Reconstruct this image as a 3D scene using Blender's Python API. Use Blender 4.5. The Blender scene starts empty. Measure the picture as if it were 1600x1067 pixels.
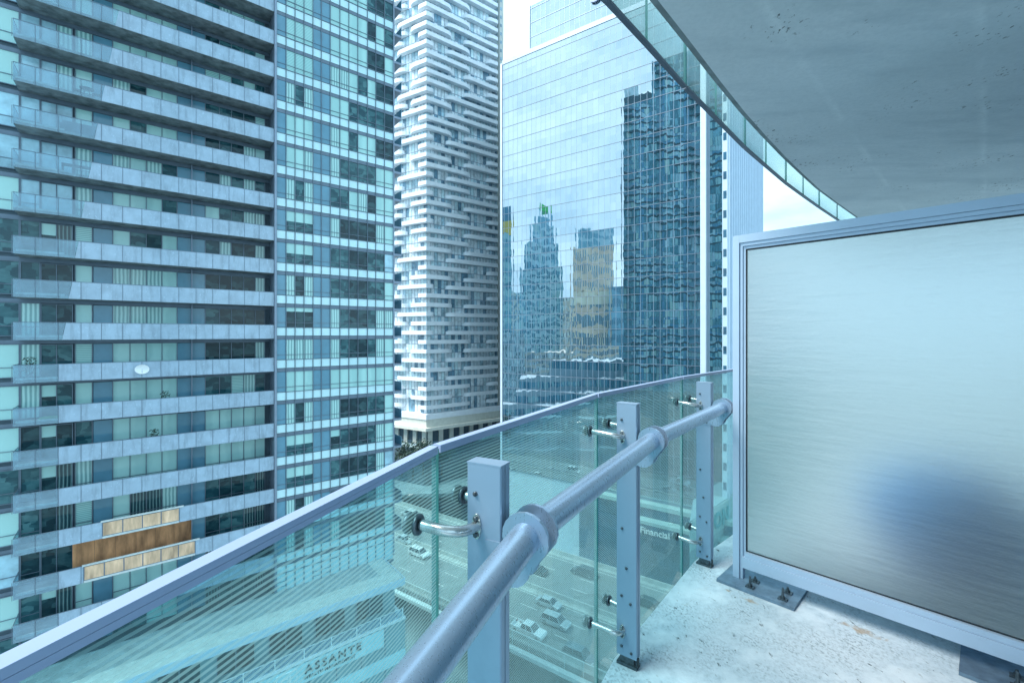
import bpy, math, random
from mathutils import Vector
random.seed(11)
R = math.radians
S = bpy.context.scene
COL = S.collection
F, CX, HY, CZ = 711.0, 800.0, 522.0, 1.45        # focal length and horizon in photo pixels, eye height

# ------------------------------------------------------------------ helpers
def V(*a): return Vector(a)
def P(px, py, Y): return V((px-CX)/F*Y, Y, CZ+(HY-py)/F*Y)

class MB:
    """collects faces, builds ONE mesh object"""
    def __init__(s): s.v=[]; s.f=[]; s.m=[]; s.sm=[]
    def add(s, vs, fs, mi=0, smooth=False):
        b=len(s.v); s.v += [tuple(p) for p in vs]
        for f in fs:
            s.f.append(tuple(b+i for i in f)); s.m.append(mi); s.sm.append(smooth)
    def quad(s, a,b,c,d, mi=0): s.add([a,b,c,d],[(0,1,2,3)],mi)
    def obox(s, o, x, y, z, mi=0):
        """box from corner o with edge vectors x,y,z (right handed)"""
        o,x,y,z=V(*o),V(*x),V(*y),V(*z)
        p=[o,o+x,o+x+y,o+y,o+z,o+x+z,o+x+y+z,o+y+z]
        fs=[(0,3,2,1),(4,5,6,7),(0,1,5,4),(1,2,6,5),(2,3,7,6),(3,0,4,7)]
        if x.cross(y).dot(z)<0: fs=[f[::-1] for f in fs]
        s.add(p,fs,mi)
    def box(s,x0,x1,y0,y1,z0,z1,mi=0): s.obox((x0,y0,z0),(x1-x0,0,0),(0,y1-y0,0),(0,0,z1-z0),mi)
    def prism(s, pts, vec, mi=0, smooth=False):
        """closed polygon (list of 3D points) extruded along vec"""
        n=len(pts); a=[V(*p) for p in pts]; vec=V(*vec); b=[p+vec for p in a]
        nrm=V(0,0,0)
        for i in range(n): nrm+=a[i].cross(a[(i+1)%n])
        cap0=tuple(range(n)); cap1=tuple(range(n,2*n))
        side=[(i,(i+1)%n,n+(i+1)%n,n+i) for i in range(n)]
        if nrm.dot(vec)>0: cap0=cap0[::-1]
        else: cap1=cap1[::-1]; side=[f[::-1] for f in side]
        base=len(s.v); s.v+=[tuple(p) for p in a+b]
        for f in (cap0,cap1):
            s.f.append(tuple(base+i for i in f)); s.m.append(mi); s.sm.append(False)
        for f in side:
            s.f.append(tuple(base+i for i in f)); s.m.append(mi); s.sm.append(smooth)
    def tube(s, pts, r, n=16, mi=0, caps=True):
        pts=[V(*p) for p in pts]; rings=[]
        rr = r if isinstance(r,(list,tuple)) else [r]*len(pts)
        up=V(0,0,1)
        for i,p in enumerate(pts):
            t=V(0,0,0)
            if i>0: t+=(p-pts[i-1]).normalized()
            if i<len(pts)-1: t+=(pts[i+1]-p).normalized()
            t.normalize()
            a=up if abs(t.z)<.95 else V(1,0,0)
            x=t.cross(a).normalized(); y=x.cross(t).normalized()
            k=1.0
            if 0<i<len(pts)-1:
                c=(p-pts[i-1]).normalized().dot(t); k=1/max(c,.5)
            rings.append([p+x*(math.cos(2*math.pi*j/n)*rr[i]*k)+y*(math.sin(2*math.pi*j/n)*rr[i]) for j in range(n)])
        vs=[q for rg in rings for q in rg]; fs=[]
        for i in range(len(pts)-1):
            for j in range(n):
                a=i*n+j; b=i*n+(j+1)%n
                fs.append((a,b,b+n,a+n))
        s.add(vs,fs,mi,True)
        if caps:
            s.add(rings[0],[tuple(range(n))[::-1]],mi); s.add(rings[-1],[tuple(range(n))],mi)
    def disc(s,c,axis,r,t,n=20,mi=0,bev=.2):
        """round puck centred at c, thickness t along axis, with a bevelled rim"""
        c=V(*c); a=V(*axis).normalized(); e=t*bev
        s.tube([c-a*t/2,c-a*(t/2-e),c+a*(t/2-e),c+a*t/2],[r-e,r,r,r-e],n,mi)
    def build(s,name,mats,parent=None,label=None,kind=None):
        me=bpy.data.meshes.new(name)
        off=V(0,0,0)
        if parent is not None: off=base_of(parent)
        me.from_pydata([(p[0]-off.x,p[1]-off.y,p[2]-off.z) for p in s.v],[],s.f)
        if not isinstance(mats,(list,tuple)): mats=[mats]
        for m in mats: me.materials.append(m)
        me.polygons.foreach_set('material_index',s.m)
        me.polygons.foreach_set('use_smooth',s.sm)
        me.update()
        o=bpy.data.objects.new(name,me); COL.objects.link(o)
        if parent is not None: o.parent=parent
        if label: o['label']=label
        if kind: o['kind']=kind
        return o
def base_of(o):
    while o.parent is not None: o=o.parent
    return o.location.copy() if o.rotation_euler.z==0 else V(0,0,0)
def tag(o,label,cat,group=None,kind=None):
    o['label']=label; o['category']=cat
    if group: o['group']=group
    if kind: o['kind']=kind
    return o
def thing(name,label,cat,loc=(0,0,0),group=None):
    o=bpy.data.objects.new(name,None); COL.objects.link(o); o.empty_display_size=.2
    o.location=loc; return tag(o,label,cat,group)
def copy_tree(o,parent=None):
    c=o.copy(); COL.objects.link(c)
    if parent is not None: c.parent=parent
    for ch in list(o.children): copy_tree(ch,c)
    return c
def text_faces(mb,txt,size,org,ex,ey,depth,mi=0,bold=0.0,spacing=1.0,align='LEFT'):
    """raised lettering: built from the built-in font, laid on the plane (org; ex, ey)"""
    cu=bpy.data.curves.new('lettering','FONT'); cu.body=txt; cu.size=size; cu.extrude=depth/2; cu.offset=bold
    cu.space_character=spacing; cu.align_x=align; cu.resolution_u=3
    ob=bpy.data.objects.new('lettering',cu); COL.objects.link(ob)
    me=bpy.data.meshes.new_from_object(ob)
    ex=V(*ex).normalized(); ey=V(*ey).normalized(); en=ex.cross(ey); org=V(*org)
    mb.add([org+ex*v.co.x+ey*v.co.y+en*(v.co.z+depth/2) for v in me.vertices],[tuple(p.vertices) for p in me.polygons],mi)
    bpy.data.objects.remove(ob); bpy.data.curves.remove(cu); bpy.data.meshes.remove(me)

# ------------------------------------------------------------------ materials
class NT:
    def __init__(s,name):
        s.mat=bpy.data.materials.new(name); s.mat.use_nodes=True
        s.t=s.mat.node_tree; s.t.nodes.clear()
        s.out=s.t.nodes.new('ShaderNodeOutputMaterial')
    def n(s,typ,**kw):
        nd=s.t.nodes.new(typ)
        for k,v in kw.items():
            if k.startswith('i_'):
                nd.inputs[k[2:].replace('_',' ')].default_value=v
            else: setattr(nd,k,v)
        return nd
    def l(s,a,b): s.t.links.new(a,b)
    def math(s,op,a,b=None,clamp=False):
        nd=s.n('ShaderNodeMath',operation=op,use_clamp=clamp)
        for i,x in enumerate((a,b)):
            if x is None: continue
            if isinstance(x,(int,float)): nd.inputs[i].default_value=x
            else: s.l(x,nd.inputs[i])
        return nd.outputs[0]
    def mix(s,f,a,b,blend='MIX'):
        nd=s.n('ShaderNodeMix',data_type='RGBA',blend_type=blend)
        for i,x in ((0,f),(6,a),(7,b)):
            if isinstance(x,(int,float)): nd.inputs[i].default_value=x
            elif isinstance(x,(tuple,list)): nd.inputs[i].default_value=(*x[:3],1)
            else: s.l(x,nd.inputs[i])
        return nd.outputs[2]
    def noise(s,scale,vec=None,detail=4,rough=.55):
        nd=s.n('ShaderNodeTexNoise'); nd.inputs['Scale'].default_value=scale
        nd.inputs['Detail'].default_value=detail; nd.inputs['Roughness'].default_value=rough
        if vec is not None: s.l(vec,nd.inputs['Vector'])
        return nd.outputs[0]
    def ramp(s,f,stops):
        nd=s.n('ShaderNodeValToRGB'); e=nd.color_ramp.elements
        while len(e)<len(stops): e.new(.5)
        for i,(p,c) in enumerate(stops):
            e[i].position=p; e[i].color=(*c,1) if isinstance(c,(tuple,list)) else (c,c,c,1)
        s.l(f,nd.inputs[0]); return nd.outputs[0]
    def mapping(s,scale=(1,1,1),rot=(0,0,0)):
        tc=s.n('ShaderNodeTexCoord'); mp=s.n('ShaderNodeMapping')
        mp.inputs['Scale'].default_value=scale; mp.inputs['Rotation'].default_value=rot
        s.l(tc.outputs['Object'],mp.inputs[0]); return mp.outputs[0]
    def principled(s,color,rough=.5,metal=0,spec=.5,coat=0,bump=None,bs=.2,bd=.01):
        p=s.n('ShaderNodeBsdfPrincipled')
        if isinstance(color,(tuple,list)): p.inputs['Base Color'].default_value=(*color[:3],1)
        else: s.l(color,p.inputs['Base Color'])
        if isinstance(rough,(int,float)): p.inputs['Roughness'].default_value=rough
        else: s.l(rough,p.inputs['Roughness'])
        p.inputs['Metallic'].default_value=metal
        p.inputs['Specular IOR Level'].default_value=spec
        p.inputs['Coat Weight'].default_value=coat; p.inputs['Coat Roughness'].default_value=.03
        if bump is not None:
            b=s.n('ShaderNodeBump'); b.inputs['Strength'].default_value=bs; b.inputs['Distance'].default_value=bd
            s.l(bump,b.inputs['Height']); s.l(b.outputs[0],p.inputs['Normal'])
        return p
    def done(s,sh):
        s.l(sh.outputs[0] if hasattr(sh,'outputs') else sh,s.out.inputs[0]); return s.mat

def plain(name,c,rough=.5,metal=0,var=.12,scale=3,spec=.5,coat=0,bump=0,stretch=(1,1,1)):
    t=NT(name); vec=t.mapping(stretch); nz=t.noise(scale,vec,5)
    lo=tuple(x*(1-var) for x in c); hi=tuple(min(1,x*(1+var)) for x in c)
    col=t.ramp(nz,[(.3,lo),(.7,hi)])
    rr=t.math('MULTIPLY_ADD',nz,.12); t.t.nodes[-1].inputs[2].default_value=max(.02,rough-.06)
    return t.done(t.principled(col,rr,metal,spec,coat,nz if bump else None,bump,.01))

M={}
def metal(name,c,rough,met):
    t=NT(name); v=t.mapping(); big=t.noise(2.0,v,4); fine=t.noise(1.0,t.mapping((160,160,40)),4,.7); spot=t.noise(70,v,2,.4); gr=t.noise(6,v,5,.7)
    col=t.ramp(big,[(.3,tuple(x*.93 for x in c)),(.7,tuple(min(1,x*1.05) for x in c))])
    col=t.mix(t.math('MULTIPLY',t.ramp(spot,[(.68,0.0),(.76,1.0)]),.12),col,tuple(min(1,x*1.4) for x in c))
    col=t.mix(t.math('MULTIPLY',t.ramp(gr,[(.58,0.0),(.80,1.0)]),.22),col,tuple(x*.55 for x in c))
    ro=t.math('MULTIPLY_ADD',fine,.16); t.t.nodes[-1].inputs[2].default_value=rough-.08
    return t.done(t.principled(col,ro,met,.5,0,fine,.04,.002))
M['alu']=metal('brushed_aluminium',(.24,.35,.47),.38,.35)
M['alu_dark']=plain('dark_aluminium',(.10,.14,.19),.4,.6,.15,8)
M['painted_rail']=metal('grey_painted_rail',(.30,.42,.55),.29,.62)
M['cap']=plain('pale_cap_channel',(.29,.38,.56),.35,0,.03,3)
M['steel']=plain('stainless_steel',(.50,.55,.55),.25,.85,.18,30)
M['steel_dark']=plain('weathered_steel',(.10,.13,.15),.4,.8,.3,60)
M['rubber']=plain('black_rubber',(.012,.018,.025),.6)
M['galv']=plain('galvanised_plate',(.17,.25,.33),.45,.6,.25,25)
M['screen_frame']=metal('anodised_frame',(.38,.50,.64),.36,.25)

def concrete_floor():
    t=NT('weathered_balcony_concrete'); v=t.mapping((1,1,1))
    big=t.noise(2.2,v,5,.6); fine=t.noise(34,v,6,.75)
    v2=t.mapping((34,15,1),(0,0,R(40))); sp=t.noise(1.0,v2,5,.7)
    patch=t.noise(3.0,v,3,.5)
    c=t.ramp(big,[(.25,(.36,.46,.54)),(.5,(.49,.58,.65)),(.75,(.58,.66,.73))])
    c=t.mix(t.math('MULTIPLY',t.ramp(fine,[(.40,0.0),(.62,1.0)]),.45),c,(.32,.40,.47))
    m=t.math('MULTIPLY',t.ramp(sp,[(.61,0.0),(.66,1.0)]),t.ramp(patch,[(.38,.0),(.54,1.0)]))
    c=t.mix(m,c,(.055,.075,.09))
    v5=t.mapping((90,60,1),(0,0,R(40))); s5=t.noise(1.0,v5,4,.6); p5=t.noise(4.5,v,3,.6)
    c=t.mix(t.math('MULTIPLY',t.math('MULTIPLY',t.ramp(s5,[(.50,0.0),(.60,1.0)]),t.ramp(p5,[(.42,0.0),(.62,1.0)])),.55),c,(.12,.16,.19))
    c=t.mix(t.math('MULTIPLY',t.ramp(p5,[(.36,1.0),(.48,0.0)]),.55),c,(.62,.69,.75))
    v3=t.mapping((9,22,1),(0,0,R(-46))); rs=t.noise(1.0,v3,3,.5)
    pa=t.noise(1.3,v,2,.5)
    m2=t.math('MULTIPLY',t.ramp(rs,[(.62,0.0),(.72,1.0)]),t.ramp(pa,[(.5,0.0),(.62,1.0)]))
    c=t.mix(t.math('MULTIPLY',m2,.12),c,(.30,.20,.09))
    tc=t.n('ShaderNodeTexCoord')
    for (x,y,rx,ry) in ((1.707,2.227,.11,.035),(1.30,2.475,.05,.02),(1.22,2.58,.03,.015)):
        mp=t.n('ShaderNodeMapping',vector_type='TEXTURE'); mp.inputs['Location'].default_value=(x,y,0); mp.inputs['Rotation'].default_value=(0,0,R(-46)); mp.inputs['Scale'].default_value=(rx,ry,1)
        t.l(tc.outputs['Object'],mp.inputs[0]); ln=t.n('ShaderNodeVectorMath',operation='LENGTH'); t.l(mp.outputs[0],ln.inputs[0])
        dd=t.math('ADD',ln.outputs['Value'],t.math('MULTIPLY',t.math('SUBTRACT',t.noise(22,v,4,.6),.5),2.6))
        c=t.mix(t.math('MULTIPLY',t.ramp(dd,[(.30,1.0),(.85,0.0)]),.60),c,(.30,.17,.05))
    return t.done(t.principled(c,.75,0,.3,0,fine,.5,.006))
M['floor']=concrete_floor()
def concrete_soffit():
    t=NT('board_marked_soffit'); v=t.mapping((1,1,1)); big=t.noise(1.3,v,5,.6); fine=t.noise(40,v,5,.7)
    tc=t.n('ShaderNodeTexCoord'); d=t.n('ShaderNodeVectorMath',operation='DOT_PRODUCT'); d.inputs[1].default_value=(-.723,-.691,0) and (.691,-.723,0); t.l(tc.outputs['Object'],d.inputs[0])
    bl=t.math('FRACT',t.math('DIVIDE',t.math('ADD',d.outputs['Value'],t.math('MULTIPLY',big,.04)),.61))
    seam=t.ramp(bl,[(0.0,1.0),(.035,0.0),(.94,0.0),(1.0,1.0)])
    c=t.ramp(big,[(.3,(.55,.61,.65)),(.5,(.62,.68,.72)),(.7,(.69,.74,.78))])
    c=t.mix(t.math('MULTIPLY',seam,t.ramp(t.noise(2.2,v,3,.5),[(.42,0.0),(.6,.55)])),c,(.80,.85,.88))
    st=t.noise(1.0,t.mapping((1.2,5.0,1),(0,0,R(46))),5,.65)
    c=t.mix(t.math('MULTIPLY',t.ramp(st,[(.50,0.0),(.70,1.0)]),.38),c,(.36,.44,.50))
    c=t.mix(t.math('MULTIPLY',t.ramp(fine,[(.42,0.0),(.66,1.0)]),.25),c,(.42,.49,.54))
    sp=t.noise(1.0,t.mapping((46,30,1),(0,0,R(46))),4,.65); pp=t.noise(2.1,v,3,.5)
    c=t.mix(t.math('MULTIPLY',t.ramp(sp,[(.61,0.0),(.66,1.0)]),t.ramp(pp,[(.55,0.0),(.64,1.0)])),c,(.06,.08,.09))
    return t.done(t.principled(c,.85,0,.2,0,fine,.25,.005))
M['soffit']=concrete_soffit()
M['slab_edge']=plain('slab_edge_concrete',(.20,.25,.27),.85,0,.3,9)

def guard_glass(frit):
    t=NT('fritted_guard_glass' if frit else 'clear_guard_glass')
    tr=t.n('ShaderNodeBsdfTransparent'); tr.inputs[0].default_value=(.65,.85,.87,1)
    gl=t.n('ShaderNodeBsdfGlossy'); gl.inputs['Roughness'].default_value=.01; gl.inputs[0].default_value=(.9,1,1,1)
    lw=t.n('ShaderNodeFresnel'); lw.inputs[0].default_value=1.45
    g=t.n('ShaderNodeNewGeometry')
    f=t.math('MULTIPLY',lw.outputs[0],t.math('SUBTRACT',1.0,g.outputs['Backfacing']))
    m=t.n('ShaderNodeMixShader'); t.l(f,m.inputs[0]); t.l(tr.outputs[0],m.inputs[1]); t.l(gl.outputs[0],m.inputs[2])
    if not frit: return t.done(m)
    tc=t.n('ShaderNodeTexCoord'); sx=t.n('ShaderNodeSeparateXYZ'); t.l(tc.outputs['Object'],sx.inputs[0])
    fr=t.math('FRACT',t.math('DIVIDE',sx.outputs[2],.0088))
    st=t.ramp(fr,[(0,0.0),(.06,1.0),(.50,1.0),(.56,0.0)])
    di=t.n('ShaderNodeBsdfDiffuse'); di.inputs[0].default_value=(.36,.54,.54,1)
    tl=t.n('ShaderNodeBsdfTranslucent'); tl.inputs[0].default_value=(.46,.66,.66,1)
    a=t.n('ShaderNodeMixShader'); a.inputs[0].default_value=.5; t.l(di.outputs[0],a.inputs[1]); t.l(tl.outputs[0],a.inputs[2])
    b=t.n('ShaderNodeMixShader'); t.l(t.math('MULTIPLY_ADD',st,.42),b.inputs[0]); t.t.nodes[-1].inputs[2].default_value=.12; t.l(m.outputs[0],b.inputs[1]); t.l(a.outputs[0],b.inputs[2])
    return t.done(b)
M['frit']=guard_glass(True); M['clear']=guard_glass(False)
M['glass_edge']=plain('green_glass_edge',(.02,.17,.17),.15,0,.2,20)
def thin_pane(name,tint,amount,tc,stain=0):
    """pale opal pane: mostly diffuse, a little see-through"""
    t=NT(name); v=t.mapping(); nz=t.noise(1.1,v,4)
    cc=t.mix(t.ramp(nz,[(.3,0.0),(.7,1.0)]),tuple(x*.84 for x in tint),tuple(min(1,x*1.06) for x in tint))
    if stain:
        s1=t.noise(1.0,t.mapping((2.6,2.6,.5)),5,.65); s2=t.noise(7.0,t.mapping((1,1,.8)),4,.6)
        cc=t.mix(t.math('MULTIPLY',t.ramp(s1,[(.5,0.0),(.68,1.0)]),stain),cc,tuple(x*.55 for x in tint))
        cc=t.mix(t.math('MULTIPLY',t.ramp(s2,[(.60,0.0),(.70,1.0)]),stain),cc,tuple(min(1,x*1.35) for x in tint))
    p=t.principled(cc,.16,0,.6)
    tr=t.n('ShaderNodeBsdfTransparent'); tr.inputs[0].default_value=(*tc,1)
    m=t.n('ShaderNodeMixShader'); m.inputs[0].default_value=amount
    t.l(p.outputs[0],m.inputs[1]); t.l(tr.outputs[0],m.inputs[2]); return t.done(m)
M['opal']=thin_pane('opal_balcony_glass',(.38,.51,.63),.12,(.8,.93,1),.5)
M['tower_clear']=thin_pane('clear_balcony_glass',(.42,.56,.67),.66,(.80,.94,.97))  # pale diffuse tint stands in for sky reflected in the clear guards
def frosted():
    t=NT('frosted_rippled_glass'); v=t.mapping((4,4,30)); v2=t.mapping((60,60,60))
    w=t.noise(1.0,v,3,.5); w2=t.noise(1.0,v2,2,.5)
    h=t.math('ADD',w,t.math('MULTIPLY',w2,.25))
    b=t.n('ShaderNodeBump'); b.inputs['Strength'].default_value=.42; b.inputs['Distance'].default_value=.02; t.l(h,b.inputs['Height'])
    g=t.n('ShaderNodeBsdfRefraction'); g.inputs['IOR'].default_value=1.25; g.inputs['Roughness'].default_value=.70; g.inputs[0].default_value=(.91,.94,.93,1)
    t.l(b.outputs[0],g.inputs['Normal'])
    tl=t.n('ShaderNodeBsdfTranslucent'); tl.inputs[0].default_value=(.80,.92,.94,1); t.l(b.outputs[0],tl.inputs['Normal'])
    m=t.n('ShaderNodeMixShader'); m.inputs[0].default_value=.20; t.l(g.outputs[0],m.inputs[1])
    df=t.n('ShaderNodeBsdfDiffuse'); df.inputs[0].default_value=(.84,.93,.94,1); t.l(b.outputs[0],df.inputs['Normal'])
    md=t.n('ShaderNodeMixShader'); md.inputs[0].default_value=.5; t.l(tl.outputs[0],md.inputs[1]); t.l(df.outputs[0],md.inputs[2]); t.l(md.outputs[0],m.inputs[2])
    gl=t.n('ShaderNodeBsdfGlossy'); gl.inputs['Roughness'].default_value=.25; t.l(b.outputs[0],gl.inputs['Normal'])
    fr=t.n('ShaderNodeFresnel'); fr.inputs[0].default_value=1.4
    m2=t.n('ShaderNodeMixShader'); t.l(fr.outputs[0],m2.inputs[0]); t.l(m.outputs[0],m2.inputs[1]); t.l(gl.outputs[0],m2.inputs[2])
    return t.done(m2)
M['frosted']=frosted()
M['pale_guard']=thin_pane('pale_green_guard_glass',(.46,.60,.58),.72,(.86,.95,.92))

D1=V(.776,.6306,0); Q1=V(.6306,-.776,0); O1=V(-33.94,30.94,0)      # left tower: along the front, outward, left front corner
U3=V(-.819,.573,0); N3=V(.573,.819,0)                              # mirror tower and expressway: along (to the left), away from us
def fabric_pane(name,a,b,freq,axis=D1,sharp=(.3,.7),vert=False):
    t=NT(name); tc=t.n('ShaderNodeTexCoord'); d=t.n('ShaderNodeVectorMath',operation='DOT_PRODUCT')
    d.inputs[1].default_value=(0,0,1) if vert else tuple(axis); t.l(tc.outputs['Object'],d.inputs[0])
    nz=t.noise(.9,tc.outputs['Object'],3)
    x=t.math('ADD',t.math('MULTIPLY',d.outputs['Value'],freq),t.math('MULTIPLY',nz,2.2 if not vert else .4))
    sn=t.math('MULTIPLY_ADD',t.math('SINE',x),.5); t.t.nodes[-1].inputs[2].default_value=.5
    c=t.ramp(sn,[(sharp[0],a),(sharp[1],b)])
    return t.done(t.principled(c,.06,0,.5,.15))
def glassy(name,c,var=.25,scale=.6,coat=.2,rough=.05):
    t=NT(name); v=t.mapping((1,1,1)); nz=t.noise(scale,v,5,.6); n2=t.noise(scale*4,v,3,.6)
    col=t.ramp(t.math('ADD',t.math('MULTIPLY',nz,.7),t.math('MULTIPLY',n2,.3)),[(.35,tuple(x*(1-var) for x in c)),(.65,tuple(x*(1+var) for x in c))])
    return t.done(t.principled(col,rough,0,.5 if max(c)>.12 else .25,coat))
M['blind']=fabric_pane('roller_blind_behind_glass',(.33,.58,.57),(.39,.66,.64),3.0)
M['blind2']=fabric_pane('slatted_blind_behind_glass',(.22,.44,.44),(.38,.66,.64),46,vert=True)
M['curtain']=fabric_pane('curtain_behind_glass',(.20,.38,.39),(.42,.67,.65),26)
M['curtain2']=fabric_pane('dark_vertical_blind_behind_glass',(.02,.06,.075),(.15,.27,.28),30,sharp=(.55,.95))
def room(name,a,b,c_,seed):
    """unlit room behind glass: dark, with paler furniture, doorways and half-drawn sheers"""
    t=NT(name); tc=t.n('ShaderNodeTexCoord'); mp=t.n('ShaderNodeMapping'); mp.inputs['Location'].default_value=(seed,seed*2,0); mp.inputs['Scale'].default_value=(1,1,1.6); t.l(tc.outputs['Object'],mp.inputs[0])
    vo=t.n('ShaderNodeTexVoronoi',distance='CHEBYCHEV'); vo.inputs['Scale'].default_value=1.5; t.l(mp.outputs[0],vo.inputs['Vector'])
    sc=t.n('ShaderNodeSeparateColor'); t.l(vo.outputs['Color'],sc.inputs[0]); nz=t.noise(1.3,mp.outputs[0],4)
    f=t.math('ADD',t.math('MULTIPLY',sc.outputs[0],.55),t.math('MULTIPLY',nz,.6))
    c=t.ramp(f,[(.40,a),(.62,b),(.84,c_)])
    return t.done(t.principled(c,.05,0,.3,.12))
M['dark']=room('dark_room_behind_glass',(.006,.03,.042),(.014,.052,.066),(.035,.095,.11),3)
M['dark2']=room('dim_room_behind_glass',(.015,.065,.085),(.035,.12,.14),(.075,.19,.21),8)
M['bluepanel']=glassy('blue_back_painted_glass',(.11,.27,.37),.10,.3,.2,.12)
M['spandrel']=glassy('pale_spandrel_glass',(.52,.75,.80),.06,.4,.4,.15)
M['sky_pane']=glassy('sky_reflection_pane',(.34,.56,.66),.35,.25)  # pale base colour stands in for bright sky reflected in upper windows
M['mullion']=plain('grey_mullion',(.13,.18,.235),.45,.3,.1,2)
M['fin']=plain('grey_metal_fin',(.22,.28,.36),.4,.4,.08,2)
M['t1_conc']=plain('rough_balcony_concrete',(.21,.25,.27),.9,0,.45,1.6)
M['t1_core']=plain('tower_wall',(.06,.10,.13),.7,0,.2,1)
M['curb']=plain('pale_curb',(.52,.58,.58),.8,0,.15,3)
M['plywood']=plain('plywood_sheet',(.50,.25,.12),.8,0,.55,1.7,stretch=(1,1,.25))
M['plywood2']=plain('pale_plywood_sheet',(.64,.43,.28),.8,0,.42,1.9,stretch=(1,1,.25))
M['white']=plain('white_paint',(.74,.78,.80),.5,0,.06,2)
M['cream']=plain('cream_stone',(.62,.64,.58),.7,0,.08,1)
M['band']=plain('white_balcony_band',(.74,.80,.85),.55,0,.06,.6)
M['pier']=plain('pale_pier',(.50,.53,.50),.6,0,.1,.5)
M['t2_a']=glassy('window_pale',(.74,.83,.87),.3,.3); M['t2_b']=glassy('window_mid',(.42,.60,.68),.4,.3)
M['t2_c']=glassy('window_dark',(.17,.31,.41),.5,.3); M['t2_d']=glassy('window_teal',(.60,.77,.81),.3,.3)
M['red']=plain('red_fabric',(.45,.03,.05),.7)
M['green']=plain('green_artificial_turf',(.06,.30,.10),.9,0,.3,8)
M['brightgreen']=plain('bright_green_panel',(.08,.55,.12),.6)
M['yellow']=plain('yellow_panel',(.62,.50,.10),.7,0,.2,.2)
M['blueplastic']=plain('blue_fabric',(.04,.36,1.0),.7)

def mirror():
    t=NT('mirror_curtain_wall_glass'); g=t.n('ShaderNodeNewGeometry'); pos=g.outputs['Position']
    d=t.n('ShaderNodeVectorMath',operation='DOT_PRODUCT'); d.inputs[1].default_value=tuple(U3); t.l(pos,d.inputs[0])
    sx=t.n('ShaderNodeSeparateXYZ'); t.l(pos,sx.inputs[0])
    a=t.math('DIVIDE',d.outputs['Value'],1.5); h=t.math('DIVIDE',t.math('SUBTRACT',sx.outputs[2],2.67),2.02)
    ca=t.math('FLOOR',a); ch=t.math('FLOOR',h)
    cb=t.n('ShaderNodeCombineXYZ'); t.l(ca,cb.inputs[0]); t.l(ch,cb.inputs[1])
    wn=t.n('ShaderNodeTexWhiteNoise',noise_dimensions='3D'); t.l(cb.outputs[0],wn.inputs['Vector'])
    sc=t.n('ShaderNodeSeparateColor'); t.l(wn.outputs['Color'],sc.inputs[0])
    nz=t.n('ShaderNodeTexNoise'); nz.inputs['Scale'].default_value=.55; nz.inputs['Detail'].default_value=2; t.l(pos,nz.inputs['Vector'])
    s2=t.n('ShaderNodeSeparateColor'); t.l(nz.outputs['Color'],s2.inputs[0])
    def comp(rnd,fr,wob,kr,kp,kw):
        x=t.math('MULTIPLY',t.math('SUBTRACT',rnd,.5),kr)
        y=t.math('MULTIPLY',t.math('SUBTRACT',t.math('FRACT',fr),.5),kp)
        z=t.math('MULTIPLY',t.math('SUBTRACT',wob,.5),kw)
        return t.math('ADD',t.math('ADD',x,y),z)
    du=comp(sc.outputs[0],a,s2.outputs[0],.0032,.010,.009)
    dz=comp(sc.outputs[1],h,s2.outputs[1],.0030,-.009,.012)
    v1=t.n('ShaderNodeVectorMath',operation='SCALE'); v1.inputs[0].default_value=tuple(U3); t.l(du,v1.inputs['Scale'])
    v2=t.n('ShaderNodeVectorMath',operation='SCALE'); v2.inputs[0].default_value=(0,0,1); t.l(dz,v2.inputs['Scale'])
    s1=t.n('ShaderNodeVectorMath',operation='ADD'); t.l(v1.outputs[0],s1.inputs[0]); t.l(v2.outputs[0],s1.inputs[1])
    s3=t.n('ShaderNodeVectorMath',operation='ADD'); t.l(s1.outputs[0],s3.inputs[0]); t.l(g.outputs['Normal'],s3.inputs[1])
    nm=t.n('ShaderNodeVectorMath',operation='NORMALIZE'); t.l(s3.outputs[0],nm.inputs[0])
    gl=t.n('ShaderNodeBsdfGlossy'); gl.inputs['Roughness'].default_value=.0; t.l(nm.outputs[0],gl.inputs['Normal'])
    tint=t.mix(sc.outputs[2],(.46,.52,.56),(.51,.57,.61)); t.l(tint,gl.inputs[0])
    di=t.n('ShaderNodeBsdfDiffuse'); di.inputs[0].default_value=(.08,.26,.36,1)
    m=t.n('ShaderNodeMixShader'); m.inputs[0].default_value=.90; t.l(di.outputs[0],m.inputs[1]); t.l(gl.outputs[0],m.inputs[2])
    return t.done(m)
M['mirror']=mirror()
M['t3_mull']=plain('pale_blue_mullion',(.40,.50,.62),.4,.2,.05,1)
M['t3_fin']=plain('pale_blue_metal',(.58,.69,.80),.4,.1,.05,.6)
M['t3_rib']=plain('ribbed_metal_cladding',(.50,.63,.72),.4,.1,.05,.5)
M['t3_dark']=glassy('dark_podium_glass',(.02,.09,.15),.4,.25)

M['asphalt']=plain('worn_asphalt',(.20,.23,.23),.9,0,.15,.35)
M['street']=plain('dark_street_asphalt',(.19,.25,.27),.9,0,.35,.12)
M['roadpaint']=plain('road_paint',(.62,.64,.62),.7,0,.15,2)
M['barrier']=plain('concrete_barrier',(.42,.45,.43),.85,0,.2,.8)
M['roof_gravel']=plain('pale_roof_ballast',(.30,.37,.39),.9,0,.2,1.2)
M['roof_paver']=plain('white_roof_pavers',(.54,.58,.56),.85,0,.14,1.5)
M['pod_wall']=plain('podium_metal_cladding',(.24,.36,.39),.5,.1,.12,.5)
M['letter_dark']=plain('dark_letter_metal',(.04,.07,.08),.5)
M['letter_white']=plain('white_letter_acrylic',(.85,.87,.86),.5,0,.02)
M['letter_teal']=plain('teal_letter_acrylic',(.03,.30,.33),.5)
M['letter_steel']=plain('blue_grey_letter_metal',(.20,.26,.38),.4,.3)
M['trunk']=plain('tree_bark',(.07,.05,.035),.9,0,.3,10)
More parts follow.
